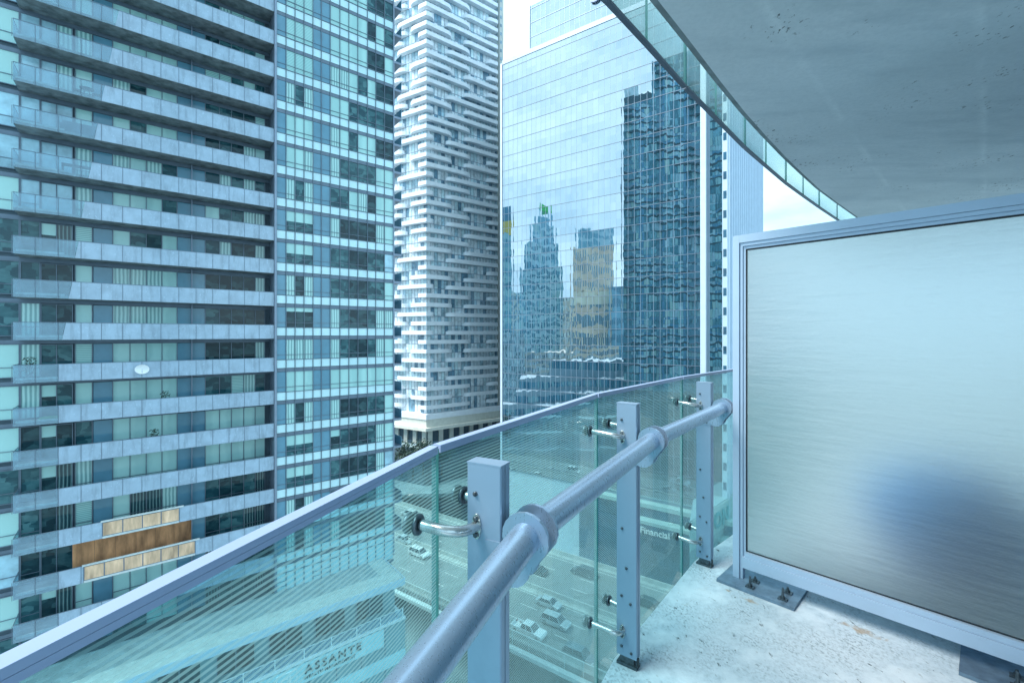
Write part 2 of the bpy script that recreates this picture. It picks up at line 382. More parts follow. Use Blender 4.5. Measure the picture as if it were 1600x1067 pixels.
M['leaf']=plain('tree_leaf',(.035,.075,.06),.7,0,.4,2)
M['ledge']=plain('pale_blue_ledge',(.36,.50,.58),.7,0,.1,.3)
M['fascia']=plain('pale_green_fascia',(.34,.47,.46),.6,0,.08,.5)
M['tyre']=plain('tyre_rubber',(.02,.022,.024),.8)
M['rim']=plain('wheel_rim',(.42,.44,.46),.35,.8)
M['carglass']=plain('car_glass',(.02,.035,.045),.05,0,.1,3,.5,.6)
M['lamp_lens']=plain('headlight_lens',(.72,.76,.78),.1,0,.05,3,.5,.6)
M['tail']=plain('tail_light_lens',(.30,.02,.02),.2)
def paint(n,c): return plain(n,c,.3,.1,.04,2,.5,.8)

# ------------------------------------------------------------------ own balcony
NP=[V(-.056,1.08,0),V(.512,2.002,0),V(1.214,2.865,0)]                     # post centres
NN=[V(-.89,.456,0),V(-.81,.587,0),V(-.73,.683,0)]                         # outward
TT=[V(.456,.89,0),V(.587,.81,0),V(.683,.73,0)]                            # along the rail
J=[V(-.528,.064,0),V(-.186,1.13,0),V(.395,2.113,0),V(1.108,2.962,0),V(1.90,3.75,0),V(2.80,4.45,0)]
SC0=V(1.31,2.70,0); SE=V(.691,-.723,0); SF=V(.723,.691,0)                 # privacy screen: left end, along, behind
WALL=SC0+SE*2.25                                                          # where it meets the tower wall
edge=[NP[0]-TT[0]*2.4+V(-.55,0,0)+NN[0]*.06, NP[0]-TT[0]*1.1+V(-.10,0,0)+NN[0]*.06]+[NP[i]+NN[i]*.064 for i in range(3)]+[V(1.92,3.58,0),V(2.85,4.33,0),V(3.9,5.0,0)]
wl=[WALL+SF*k for k in (3.2,2.0,0,-2,-4,-5.6)]
fl=MB(); poly=[V(p.x,p.y,-.22) for p in edge+wl]
fl.prism(poly,(0,0,.22)); floor=fl.build('floor',M['floor']); tag(floor,'pale weathered concrete floor of the balcony','floor',kind='structure')
def up_(p,z): return V(p.x,p.y,z)
# soffit of the balcony above (curve read off the photograph at its own height)
ZS=2.80
def at_z(px,py,z): Y=(z-CZ)*F/(HY-py); return V((px-CX)/F*Y,Y,z)
soff_px=[(1027,0),(1057,38),(1088,78),(1126,128),(1165,177),(1197,213),(1229,247),(1256,273),(1282,297),(1310,318),(1338,338)]
sp=[at_z(x,y,ZS) for x,y in soff_px]
ext0=sp[0]+(sp[0]-sp[1]).normalized()*1.2+V(-.14,0,0); ext00=ext0+V(-.85,-1.5,0)
ext1=sp[-1]+(sp[-1]-sp[-2]).normalized()*1.6
sp=[ext00,ext0]+sp+[ext1]
cl=MB(); cpoly=[V(p.x,p.y,ZS) for p in sp]+[V((WALL+SF*k).x,(WALL+SF*k).y,ZS) for k in (5.0,2.0,0,-2,-4,-5.2)]
cl.prism(cpoly,(0,0,.2)); 
ceil=cl.build('ceiling',M['soffit']); tag(ceil,'grey concrete soffit of the balcony overhead','ceiling',kind='structure')
lip=MB(); e_=[V(p.x,p.y,ZS) for p in sp]
def offs(i,d):
    a=e_[max(i-1,0)]; b=e_[min(i+1,len(e_)-1)]; t=(b-a).normalized(); return e_[i]+V(-t.y,t.x,0)*d
lv=[]
for i in range(len(e_)): lv+=[up_(offs(i,.004),ZS+.012),up_(offs(i,.038),ZS+.022),up_(offs(i,.038),ZS+.2),up_(offs(i,.004),ZS+.2)]
lf=[]
for i in range(len(e_)-1):
    for j in range(4): a=i*4+j; b=i*4+(j+1)%4; lf.append((a,a+4,b+4,b))
lip.add(lv,lf); lo=lip.build('slab',M['slab_edge']); tag(lo,'rough grey concrete edge strip of the balcony slab overhead','slab',kind='structure')
# tower wall behind the camera
w=MB(); a=WALL+SF*5; b=WALL-SF*2.6
a=WALL+SF*3.4; w.obox((a.x,a.y,-52),(b-a),SE*14,(0,0,112)); 
for k in range(-20,22): # window bands of the home tower
    z=k*3.02
    for i in range(9):
        p=a+(b-a)*(i/9+.006)-SE*.02
        w.obox((p.x,p.y,z+.3),(b-a)*.1,SE*.015,(0,0,2.3),1)
wall=w.build('wall',[M['t2_d'],M['t2_b']]); tag(wall,'outer wall of the home tower behind the balcony','wall',kind='structure')

rail=thing('balcony_railing','grey steel post balcony railing with fritted glass panes and a thick round handrail','railing')
GT,GB=1.163,-.30
for i in range(5):
    A,B=J[i],J[i+1]; t=(B-A).normalized(); n=V(-t.y,t.x,0)
    a=A+t*.006; b=B-t*.006; L=(b-a)
    m=MB(); th=n*.012
    z0,z1=V(0,0,GB),V(0,0,GT)
    ai,bi,ao,bo=a,b,a+th,b+th
    m.quad(ai+z0,bi+z0,bi+z1,ai+z1,0) ; m.quad(bo+z0,ao+z0,ao+z1,bo+z1,1)
    m.quad(ao+z0,ai+z0,ai+z1,ao+z1,2); m.quad(bi+z0,bo+z0,bo+z1,bi+z1,2)
    m.quad(ai+z1,bi+z1,bo+z1,ao+z1,2); m.quad(ao+z0,bo+z0,bi+z0,ai+z0,2)
    pane=m.build('glass_pane',[M['frit'],M['clear'],M['glass_edge']],rail)
    c=MB(); c0=a-n*.006; cw=n*.024
    c.obox(c0+V(0,0,GT+.001),L,cw,(0,0,.010)); c.obox(c0+V(0,0,GT-.008),L,n*.005,(0,0,.0085)); c.obox(c0+n*.019+V(0,0,GT-.008),L,n*.005,(0,0,.0085))
    c.build('edge_cap',M['cap'],pane)
def oval(c,ax,up,rx,rz,n=20): return [c+ax*(math.cos(2*math.pi*k/n)*rx)+up*(math.sin(2*math.pi*k/n)*rz) for k in range(n)]
def post(i):
    c,n,t=NP[i],NN[i],TT[i]
    m=MB(); hx,hy=.046,.0225; h=1.146
    # outer box with chamfered corners, and a shadow groove down the narrow side
    o=c+n*hx-t*hy
    prof=[c+n*(hx-.003)-t*hy, c-n*(hx-.003)-t*hy, c-n*hx-t*(hy-.003), c-n*hx-t*.004, c-n*(hx-.004)-t*.004, c-n*(hx-.004)+t*.0, c-n*hx+t*.0, c-n*hx+t*(hy-.003), c-n*(hx-.003)+t*hy, c+n*(hx-.003)+t*hy, c+n*hx+t*(hy-.003), c+n*hx-t*(hy-.003)]
    m.prism([p+V(0,0,.045) for p in prof],(0,0,h-.047))
    m.prism([c+(p-c)*1.012+V(0,0,h-.0015) for p in [c+n*hx-t*hy,c-n*hx-t*hy,c-n*hx+t*hy,c+n*hx+t*hy]],(0,0,.004))
    po=m.build('post',M['alu'],rail)
    m=MB(); 
    m.obox(c+n*.046-t*.0225+V(0,0,0),-n*.092,t*.045,(0,0,.012)); m.obox(c+n*.03-t*.014+V(0,0,.012),-n*.06,t*.028,(0,0,.036))
    m.build('base_plate',M['steel_dark'],po)
    m=MB(); m.obox(c-n*.046-t*.02+V(0,0,.0125),-n*.006,t*.012,(0,0,.04)); m.build('rubber_pad',M['rubber'],po)
    for (r,z) in ((.022,1.075),(-.02,.90),(.02,.60),(.0,.43),(.022,.305),(-.018,.28),(.022,.085),(-.022,.068)):
        m=MB(); p=c+n*r-t*hy+V(0,0,z); m.disc(p-t*.002,t,.0058,.006,12); m.disc(p-t*.006,t,.0032,.004,8)
        m.build('bolt',M['steel_dark'],po)
    return po
def arm(i,z,po):
    c,n,t=NP[i],NN[i],TT[i]; jn=J[i+1]
    for sgn,A in ((-1,J[i]),(1,J[i+2])):
        dirg=(A-jn).normalized(); g=jn+dirg*.104; gn=V(-(A-jn).y,(A-jn).x,0).normalized()
        if gn.dot(n)<0: gn=-gn
        zz=z+.02
        tip=g-gn*.016+V(0,0,zz)
        start=c+n*.018+t*(sgn*.0225)+V(0,0,z)
        m=MB()
        # stainless elbow: square off the glass, then round the corner into the post cheek
        d1=-gn; d2=t*sgn; w=start-tip; den_=d1.x*(-d2.y)-d1.y*(-d2.x)
        la=(w.x*(-d2.y)-w.y*(-d2.x))/den_
        cor=tip+d1*la; cor.z=(tip.z+start.z)/2; k_=min(.055,la*.7,(cor-start).length*.75)
        ea=cor+(tip-cor).normalized()*k_; eb=cor+(start-cor).normalized()*k_
        pts=[tip,ea*.5+tip*.5]+[ea*((1-u)**2)+cor*(2*u*(1-u))+eb*(u*u) for u in [q/9 for q in range(10)]]+[start]
        m.tube(pts,.0122,16)
        m.prism(oval(start-t*(sgn*.001)-V(0,0,0),n,V(0,0,1),.012,.030),t*(sgn*.005),smooth=True)
        ar=m.build('glass_bracket',M['steel'],po)
        d=MB(); gc=g+V(0,0,zz)
        d.disc(gc-gn*.006,gn,.0235,.010,24); d.disc(gc+gn*.018,gn,.0235,.010,24); d.disc(gc-gn*.014,gn,.013,.008,18)
        d.build('clamp_disc',M['steel_dark'],ar)
        s=MB()
        for dz in (.019,-.019): s.disc(start+t*(sgn*.007)+V(0,0,dz),t,.0058,.007,12)
        s.build('screw',M['steel_dark'],ar)
RZ=1.0; RR=.0345
RN=[NP[i]-NN[i]*.11 for i in range(3)]
for i in range(3):
    po=post(i)
    arm(i,1.0,po); arm(i,.15,po)
hr=MB(); r0=RN[0]+(V(-.141,.66,0)-RN[0])*2.6; r3=RN[2]+(SC0+SE*.02-RN[2]).normalized()*.05
def up(p,z): return V(p.x,p.y,z)
A_=[up(r0,RZ-.056*2.6)]+[up(p,RZ) for p in RN]
for i in range(3):
    t_in=(A_[i+1]-A_[i]).normalized()
    a_=A_[i] if i==0 else A_[i]+TT[i-1]*.026; b_=A_[i+1]-TT[i]*.026
    hr.tube([a_,b_],RR,36)
hr.tube([A_[3]+TT[2]*.026,A_[3]+TT[2]*.075],RR,36)
hrail=hr.build('handrail',M['painted_rail'],rail)
for i in range(3):
    c,n,t=RN[i],NN[i],TT[i]; m=MB()
    def lobe(off):
        pts=[]; p0=up(c,RZ)+t*off; r=.0565
        for k in range(13): # round the tube over the top
            a=R(205)-R(230)*k/12; pts.append(p0-n*(math.cos(a)*-r)*1+V(0,0,math.sin(a)*r) if False else p0+n*(math.cos(a)*r)+V(0,0,math.sin(a)*r))
        # tongue running down and out to the post
        for k in range(9):
            a=R(-20)-R(150)*k/8; q=p0+n*.035+V(0,0,-.070); pts.append(q-n*0+n*(math.cos(a)*.046)*-1*-1+V(0,0,math.sin(a)*.046))
        return pts
    for off in (-.031,.022):
        m.prism(lobe(off),t*.009,smooth=False)
    m.tube([up(c,RZ)-t*.0305,up(c,RZ)+t*.030],RR-.006,28)
    m.build('handrail_bracket',M['painted_rail'],rail)
    # small packing plate on the post behind the bracket
    q=MB(); q.obox(up(NP[i],.885)-NN[i]*.005-TT[i]*.0255,-NN[i]*.045,TT[i]*.003,(0,0,.09)); q.build('bracket_plate',M['alu'],rail)

# railing of the balcony overhead
upper=thing('balcony_railing','glass railing of the balcony overhead with its dark bottom channel','railing',(0,0,0))
gpx=[(952,0),(1012,66),(1072,134),(1120,183),(1165,229),(1198,258),(1229,285),(1256,305),(1281,323),(1309,342)]
gp=[at_z(x,y,ZS+.0) for x,y in gpx]
g0=gp[0]+(gp[0]-gp[1]).normalized()*1.5+V(-.12,0,0); gp=[g0+V(-.6,-1.2,0),g0]+gp+[gp[-1]+(gp[-1]-gp[-2]).normalized()*1.5]
brk=[0,1,4,6,8,10,len(gp)-1]
for k in range(len(brk)-1):
    m=MB(); c=MB(); seg=gp[brk[k]:brk[k+1]+1]
    for j in range(len(seg)-1):
        a,b=seg[j],seg[j+1]; t=(b-a).normalized(); n=V(-t.y,t.x,0)
        aa=a+t*(.006 if j==0 else 0); bb=b-t*(.006 if j==len(seg)-2 else 0)
        m.quad(aa,bb,bb+V(0,0,1.3),aa+V(0,0,1.3),0); m.quad(bb+n*.012,aa+n*.012,aa+n*.012+V(0,0,1.3),bb+n*.012+V(0,0,1.3),0)
        m.quad(aa+n*.012,aa,aa+V(0,0,1.3),aa+n*.012+V(0,0,1.3),1); m.quad(bb,bb+n*.012,bb+n*.012+V(0,0,1.3),bb+V(0,0,1.3),1)
        c.obox(aa-n*.006-V(0,0,.013),bb-aa,n*.024,(0,0,.012))
    pn=m.build('glass_pane',[M['pale_guard'],M['glass_edge']],upper); c.build('bottom_channel',M['alu_dark'],pn)

# ------------------------------------------------------------------ privacy screen
scr=thing('privacy_screen','frosted glass privacy screen in a grey aluminium frame bolted to the floor','screen',tuple(SC0))
SL=2.2
fr=MB()
def sbar(s0,s1,z0,z1,d0,d1,mi=0): fr.obox(up(SC0,z0)+SE*s0+SF*d0,SE*(s1-s0),SF*(d1-d0),(0,0,z1-z0),mi)
sbar(0,.035,.016,2.03,0,.06); sbar(.0355,.052,.016,1.99,.010,.05); sbar(.0525,.066,.095,1.965,.018,.042)   # stile in three steps
sbar(.0355,SL,1.985,2.03,0,.06); sbar(.0525,SL,1.965,1.984,.008,.052); sbar(.0665,SL,1.948,1.9645,.018,.042)
sbar(.0525,SL,.088,.150,-.004,.06); sbar(.0665,SL,.151,.178,.004,.05)
sbar(SL,SL+.05,.016,2.03,0,.06)
fr.build('frame',M['screen_frame'],scr)
gk=MB()
gk.obox(up(SC0,.1785)+SE*.0665+SF*.022,SE*.006,SF*.016,(0,0,1.769)); gk.obox(up(SC0,1.9400)+SE*.073+SF*.022,SE*(SL-.08),SF*.016,(0,0,.0075)); gk.obox(up(SC0,.1785)+SE*.073+SF*.022,SE*(SL-.08),SF*.016,(0,0,.006))
gk.build('gasket',M['rubber'],scr)
gm=MB(); gm.obox(up(SC0,.185)+SE*.073+SF*.026,SE*(SL-.08),SF*.008,(0,0,1.7545)); gm.build('frosted_pane',M['frosted'],scr)
def base_plate(s0):
    pm=MB(); o=up(SC0,.001)+SE*s0-SF*.10
    pm.prism([o,o+SE*.40,o+SE*.40+SF*.27,o+SF*.27],(0,0,.016))
    bp=pm.build('base_plate',M['galv'],scr)
    for (u,w,hh) in ((.17,.045,.045),(.335,.045,.045),(.17,.125,.014),(.335,.135,.014)):
        b=MB(); c=o+SE*u+SF*w+V(0,0,.0165)
        b.obox(c-SE*.022-SF*.016,SE*.044,SF*.032,(0,0,.007)); b.tube([c+V(0,0,.007),c+V(0,0,.018)],.012,6); b.tube([c+V(0,0,.018),c+V(0,0,.018+hh)],[.007,.0055],8)
        b.build('bolt',M['steel_dark'],bp)
base_plate(-.055); base_plate(.96)
# blue thing of unknown kind on the neighbour's side, rounded so it blurs softly
c=SC0+SE*.90+SF*1.0
bb=thing('blue_blurred_object','unidentified blue rounded object seen blurred through the frosted screen','seat',tuple(up(c,0)))
def blob(mb,c,rx,ry,z0,z1,p=2.4,n=24,rows=12):
    vs=[];fs=[]
    for a in range(rows+1):
        th=-math.pi/2+math.pi*a/rows; zz=z0+(z1-z0)*(.5+.5*math.copysign(abs(math.sin(th))**(2/p),math.sin(th))); rr=abs(math.cos(th))**(2/p)
        for b in range(n):
            f=2*math.pi*b/n; w=1+.04*math.sin(3*f+a*.5)
            q=c+SE*(rx*rr*w*math.cos(f))+SF*(ry*rr*w*math.sin(f)); vs.append(up(q,zz))
    for a in range(rows):
        for b in range(n): fs.append((a*n+b,a*n+(b+1)%n,(a+1)*n+(b+1)%n,(a+1)*n+b))
    mb.add(vs,fs,0,True)
mm=MB(); blob(mm,c,.42,.32,.005,.66,2.1); mm.build('rounded_body',M['blueplastic'],bb)
mm=MB(); blob(mm,c+SE*.10,.10,.09,.60,.68,2.0); mm.build('rounded_top',M['blueplastic'],bb)

# ------------------------------------------------------------------ left condominium tower
def T(s,q,z): return O1+D1*s+Q1*q+V(0,0,z)
def s_px(px,q=0.0):
    t=(px-CX)/F; o=O1+Q1*q
    return (t*o.y-o.x)/(D1.x-D1.y*t)
FH=2.95; Z0=21.68; KT,KB=-27,14; KD=-5          # storeys; k counts downward
t1=thing('apartment_tower','blue glass apartment tower with long concrete balconies, nearest tower across the street','tower',tuple(T(14,-12,-55)))
SA=s_px(430); SBe=s_px(615); QW=-1.8
def tb(m,s0,s1,q0,q1,z0,z1,mi=0): m.obox(T(s0,q0,z0),D1*(s1-s0),Q1*(q1-q0),(0,0,z1-z0),mi)
ZB=-21.9
m=MB(); tb(m,-14,SA,-17,QW-.08,ZB,103); tb(m,SA,SBe-.1,-17,-.12,ZB,103); tb(m,-14,SBe-.1,-28,-17.001,ZB,91.5); tb(m,-14,SBe-.1,-27.9,-.3,-55,ZB-.01)
m.build('wall',M['t1_core'],t1)
MATS=[M['blind'],M['curtain'],M['dark'],M['dark2'],M['blind2'],M['curtain2'],M['sky_pane'],M['bluepanel']]
BL,CU,DK,D2,B2,C2,SK,BP=range(8)
wins=[]
def window(panes,q,z0,z1,styles,transom=None,fw=.05,door=False):
    """panes = list of s boundaries; one style per pane; returns (pane mesh, frame mesh)"""
    m=MB(); f=MB()
    for i in range(len(panes)-1):
        a,b=panes[i]+fw/2,panes[i+1]-fw/2; st=styles[i]
        def pq(za,zb,mi): m.quad(T(a,q,za),T(b,q,za),T(b,q,zb),T(a,q,zb),mi)
        if isinstance(st,tuple):      # blind part way down over a darker room
            zz=z1-(z1-z0)*st[2]; pq(zz,z1,st[0]); pq(z0,zz,st[1])
        else: pq(z0,z1,st)
        if transom: tb(f,a+.001,b-.001,q+.004,q+.05,transom-.02,transom+.02)
    for p in panes: tb(f,p-fw/2,p+fw/2,q-.02,q+.06,z0,z1)
    tb(f,panes[0]-fw/2,panes[-1]+fw/2,q-.02,q+.065,z1+.001,z1+.05); tb(f,panes[0]-fw/2,panes[-1]+fw/2,q-.02,q+.065,z0-.05,z0-.001)
    wins.append((m,f,'balcony_door' if door else 'window'))
wpx=[95,185,262,338,430,522,602,677,750,820,887,950,1016,1071,1128,1181,1226]
WS=[s_px(x/2.963,QW) for x in wpx]
mul=MB(); pan=MB()
rnd=random.Random(5)
def pick4(k):
    if k in (6,7): return [CU,CU,CU,BL]
    if k==5: return [BL,D2,DK,BL]
    if k in (1,): return [CU,DK,BL,BL]
    if k==12: return [BL,C2,C2,CU]
    if k==8: return [(BL,D2,.72)]*3+[BL]
    r=rnd.random()
    if r<.6: return [BL]*4
    return [rnd.choice([BL,CU,BL,D2,(BL,D2,.5)]) for _ in range(4)]
def pick5(k):
    if 5<=k<=8: return [rnd.choice([DK,DK,D2]),rnd.choice([CU,DK]),DK,DK,rnd.choice([DK,CU])]
    if k in (10,11): return [BL,BL,BL,rnd.choice([D2,BL]),BL]
    if k>=12: return [rnd.choice([DK,D2,C2]) for _ in range(5)]
    return [rnd.choice([BL,D2,D2,DK,CU,B2]) for _ in range(5)]
for k in range(KD,KB+2):
    zb=Z0-FH*k; z0,z1=zb+.32,zb+2.62
    if k==KB+1: z0,z1=zb+.5,zb+2.6
    if k<=4: a=[rnd.choice([SK,SK,BL])]; dd=[SK,rnd.choice([SK,CU])]; c3=[rnd.choice([SK,BL,CU])]
    else: a=[rnd.choice([BL,CU,D2,DK])]; dd=[rnd.choice([(BL,DK,.35),DK,D2]),rnd.choice([DK,C2,D2])]; c3=[rnd.choice([BL,CU,B2,D2])]
    if k==13: a=[DK]; dd=[DK,DK]; c3=None
    window([s_px(-260,QW),s_px(32,QW)-.06],QW,z0,z1,[rnd.choice([SK,SK,BL]) if k<5 else (rnd.choice([SK,BL,D2]) if k!=8 else BL)],zb+1.0)
    window(WS[0:2],QW,z0,z1,a,zb+.95)
    window([WS[1]+.06,WS[2],WS[3]-.02],QW,zb+.22,z1-.05,dd,door=True)
    if c3 is not None:
        window([WS[3]+.12,WS[4]-.03],QW,z0,z1,c3,zb+.95)
        tb(pan,WS[4]+.03,WS[5]-.03,QW-.02,QW+.01,zb+.25,z1,0)
        window(WS[5:10],QW,z0,z1,pick4(k),zb+.95)
    else:
        # boarded storey
        pl=MB(); nn=6; e=[s_px(113,QW+.1)+(s_px(300,QW+.1)-s_px(113,QW+.1))*i/nn for i in range(nn+1)]
        for i in range(nn): tb(pl,e[i]+.006,e[i+1]-.006,QW+.05,QW+.08+.004*(i%2),zb+.25,zb+2.9)
        pl.build('plywood_boarding',M['plywood'],t1,'brown plywood sheets boarding up a storey behind the balcony')
    tb(pan,WS[9]+.02,WS[10]-.03,QW-.02,QW+.01,zb+.25,z1,0); tb(pan,WS[10]+.04,WS[11]-.02,QW-.02,QW+.011,zb+.25,z1,0)
    tb(mul,WS[10]-.03,WS[10]+.035,QW-.02,QW+.30,zb+.2,zb+2.94,1)
    window(WS[11:17],QW,z0,z1,pick5(k),zb+.95)
    tb(mul,s_px(-260,QW),SA-.02,QW-.07,QW-.003,zb+2.68,zb+2.95,0)
# flush curtain wall to the right
bpx=[432,447,461,475,489,502,516,531,545,559,574,587,600.6,614.6]; BS=[s_px(x) for x in bpx]
spn=MB()
for k in range(KD-3,KB+2):
    zb=Z0-FH*k
    tb(mul,SA+.12,SBe,-.10,-.012,zb-.06,zb+.24,0)
    for i in range(13):
        a,b=BS[i]+.03,BS[i+1]-.03
        spn.quad(T(a,-.02,zb+.28),T(b,-.02,zb+.28),T(b,-.02,zb+1.0),T(a,-.02,zb+1.0),0)
    for i in (0,4,5): pan.quad(T(BS[i]+.03,-.02,zb+1.06),T(BS[i+1]-.03,-.02,zb+1.06),T(BS[i+1]-.03,-.02,zb+2.86),T(BS[i]+.03,-.02,zb+2.86),0)
    for i in (0,4,5):
        tb(mul,BS[i]+.03,BS[i+1]-.03,-.018,.02,zb+1.46,zb+1.49,0); tb(mul,BS[i]+.03,BS[i+1]-.03,-.018,.02,zb+1.02,zb+1.05,0)
    zl=zb+1.06
    if k<4: s3=rnd.choice([[BL]*3,[BL,BL,CU],[B2]*3,[CU,D2,CU]]); s7=[rnd.choice([BL,BL,CU,D2]) for _ in range(4)]+[rnd.choice([D2,BL,DK]) for _ in range(3)]
    elif k==9: s3=[BL]*3; s7=[BL]*7
    else: s3=rnd.choice([[(BL,DK,.2)]*3,[CU]*3,[(BL,D2,.5)]*3,[CU,DK,CU]]); s7=[rnd.choice([DK,D2,(BL,DK,.35),CU]) ,rnd.choice([DK,D2]),DK,DK,rnd.choice([D2,DK]),rnd.choice([D2,CU]),rnd.choice([CU,BL,SK])]
    if k<0 and rnd.random()<.5: s7=[BL]*4+s7[4:]
    if k==KB+1:
        for i in range(13): spn.quad(T(BS[i]+.03,-.016,zb+.7),T(BS[i+1]-.03,-.016,zb+.7),T(BS[i+1]-.03,-.016,zb+2.86),T(BS[i]+.03,-.016,zb+2.86),0)
        tb(mul,SA+.12,SBe,-.012,.03,zb+2.2,zb+2.25,0); continue
    window(BS[1:5],-.02,zl,zb+2.86,s3,zb+1.48,.045)
    window(BS[6:14],-.02,zl,zb+2.86,s7,zb+1.48,.045)
for i,b in enumerate(BS): tb(mul,b-.022,b+.022,-.05,.075,ZB,Z0+FH*8,0)
tb(mul,SA-.08,SA+.10,-1.9,.16,ZB,103,1)
tb(mul,SBe-.06,SBe+.05,-.3,.10,ZB,103,1)
pan.build('opaque_blue_panel',M['bluepanel'],t1,kind='stuff'); spn.build('spandrel_panel',M['spandrel'],t1,kind='stuff')
mul.build('mullion',[M['mullion'],M['fin']],t1,kind='stuff')
# the 100 windows that show largest are parts, the rest one part
def area(mb):
    vs=[V(*p) for p in mb.v if V(*p).y>1]; c=sum(vs,V(0,0,0))/len(vs)
    x=CX+F*c.x/c.y; y=HY-(c.z-CZ)*F/c.y
    inside=-60<x<1660 and -40<y<1000-(x*.45)
    w=max((p.x for p in vs))-min((p.x for p in vs)); h=max((p.z for p in vs))-min((p.z for p in vs))
    return (w*h/(c.length**2))*(1 if inside else .01)
wins.sort(key=lambda w:-area(w[0])); nw=0; restp=MB(); restf=MB()
for (p,f,nm) in wins:
    if nm=='balcony_door' or nw<100:
        o=p.build(nm,MATS,t1); f.build('frame',M['mullion'],o)
        if nm=='window': nw+=1
    else:
        for src,dst in ((p,restp),(f,restf)):
            b=len(dst.v); dst.v+=src.v; dst.f+=[tuple(i+b for i in q) for q in src.f]; dst.m+=src.m; dst.sm+=src.sm
o=restp.build('window',MATS,t1,kind='stuff'); restf.build('frame',M['mullion'],o,kind='stuff')
# balconies
gpx=[18.6,55,91,126.6,158.6,191.7,221.7,251.4,279.4,306.4,332.4,357.8,382,405,428]; GS=[s_px(x) for x in gpx]
bnd={-5:215,-4:208,-3:201,-2:193,-1:183,0:173,1:161,2:150,3:141,4:130,5:120,6:110,7:100}
for k in range(KT,KB+1):
    zb=Z0-FH*k
    if k<KD:     # above the frame, only ever seen as a reflection
        m=MB(); tb(m,0,SA-.1,QW,-.03,zb,zb+.2); o=m.build('balcony',M['t1_conc'],t1)
        m=MB(); tb(m,.02,SA-.1,-.02,0,zb+.02,zb+1.23); m.build('opal_guard',M['opal'],o); continue
    m=MB(); tb(m,.03,SA-.1,QW-.06,-.035,zb,zb+.20); o=m.build('balcony',M['t1_conc'],t1)
    m=MB(); tb(m,.12,GS[2]+.3,-.22,-.06,zb+.201,zb+.34); m.build('curb',M['curb'],o)
    pb=bnd.get(k,91); sb=s_px(pb); dsl=.10 if k<8 else 0
    m=MB()
    a0,a1=sb-dsl,sb+dsl
    m.prism([T(a0,-.02,zb+.01),T(SA-.1,-.02,zb+.01),T(SA-.1,-.02,zb+1.23),T(a1,-.02,zb+1.23)],Q1*.014)
    ply=None
    if k in (12,13):
        m=MB(); lo,hi=(160,280) if k==12 else (131,305); sl,sh=s_px(lo),s_px(hi)
        tb(m,sb,sl-.02,-.02,-.006,zb+.01,zb+1.23); tb(m,sh+.02,SA-.1,-.02,-.006,zb+.01,zb+1.23)
        ply=MB(); nn=4 if k==12 else 6; e=[sl+(sh-sl)*i/nn for i in range(nn+1)]
        for i in range(nn): tb(ply,e[i]+.03,e[i+1]-.03,-.02,.0+.003*(i%2),zb+.16,zb+1.13)
        pr=MB(); tb(pr,sl-.1,sh+.3,-.10,.05,zb+1.20,zb+1.30); tb(pr,sl,sh,-.03,.02,zb+.0,zb+.15)
        pf=MB()
        for q in e: tb(pf,q-.03,q+.03,-.03,.012,zb+.151,zb+1.199)
        for q in (zb+.151,zb+1.15): tb(pf,sl,sh,-.025,.008,q,q+.04)
    if not ply: m.build('opal_guard',M['opal'],o)
    else:
        for (x0_,x1_) in ((sb,sl-.02),(sh+.02,SA-.1)):
            m=MB(); tb(m,x0_,x1_,-.02,-.006,zb+.01,zb+1.23); m.build('opal_guard',M['opal'],o)
    if ply:
        ply.build('plywood_panel',M['plywood2'],o,'pale plywood panel filling the guard'); pr.build('temporary_rail',M['curb'],o); pf.build('panel_frame',M['mullion'],o)
    m=MB(); m.prism([T(0,-.02,zb+.01),T(a0-.02,-.02,zb+.01),T(a1-.02,-.02,zb+1.23),T(0,-.02,zb+1.23)],Q1*.012)
    tb(m,0,.012,QW,-.03,zb+.01,zb+1.23)
    m.build('clear_guard',M['tower_clear'],o)
    rails=[(0,SA-.1)] if not ply else [(0,sl-.12),(sh+.32,SA-.1)]
    for (r0_,r1_) in rails:
        m=MB(); tb(m,r0_,r1_,-.035,.012,zb+1.231,zb+1.265)
        if r0_==0: tb(m,-.012,.02,QW,-.036,zb+1.231,zb+1.265)
        for gs in GS[:-1]:
            if r0_-.05<gs<r1_+.05 and not (ply and sl-.05<gs<sh+.05): tb(m,gs-.016,gs+.016,-.004,.008,zb+.0,zb+1.23)
        m.build('guard_rail',M['mullion'],o)
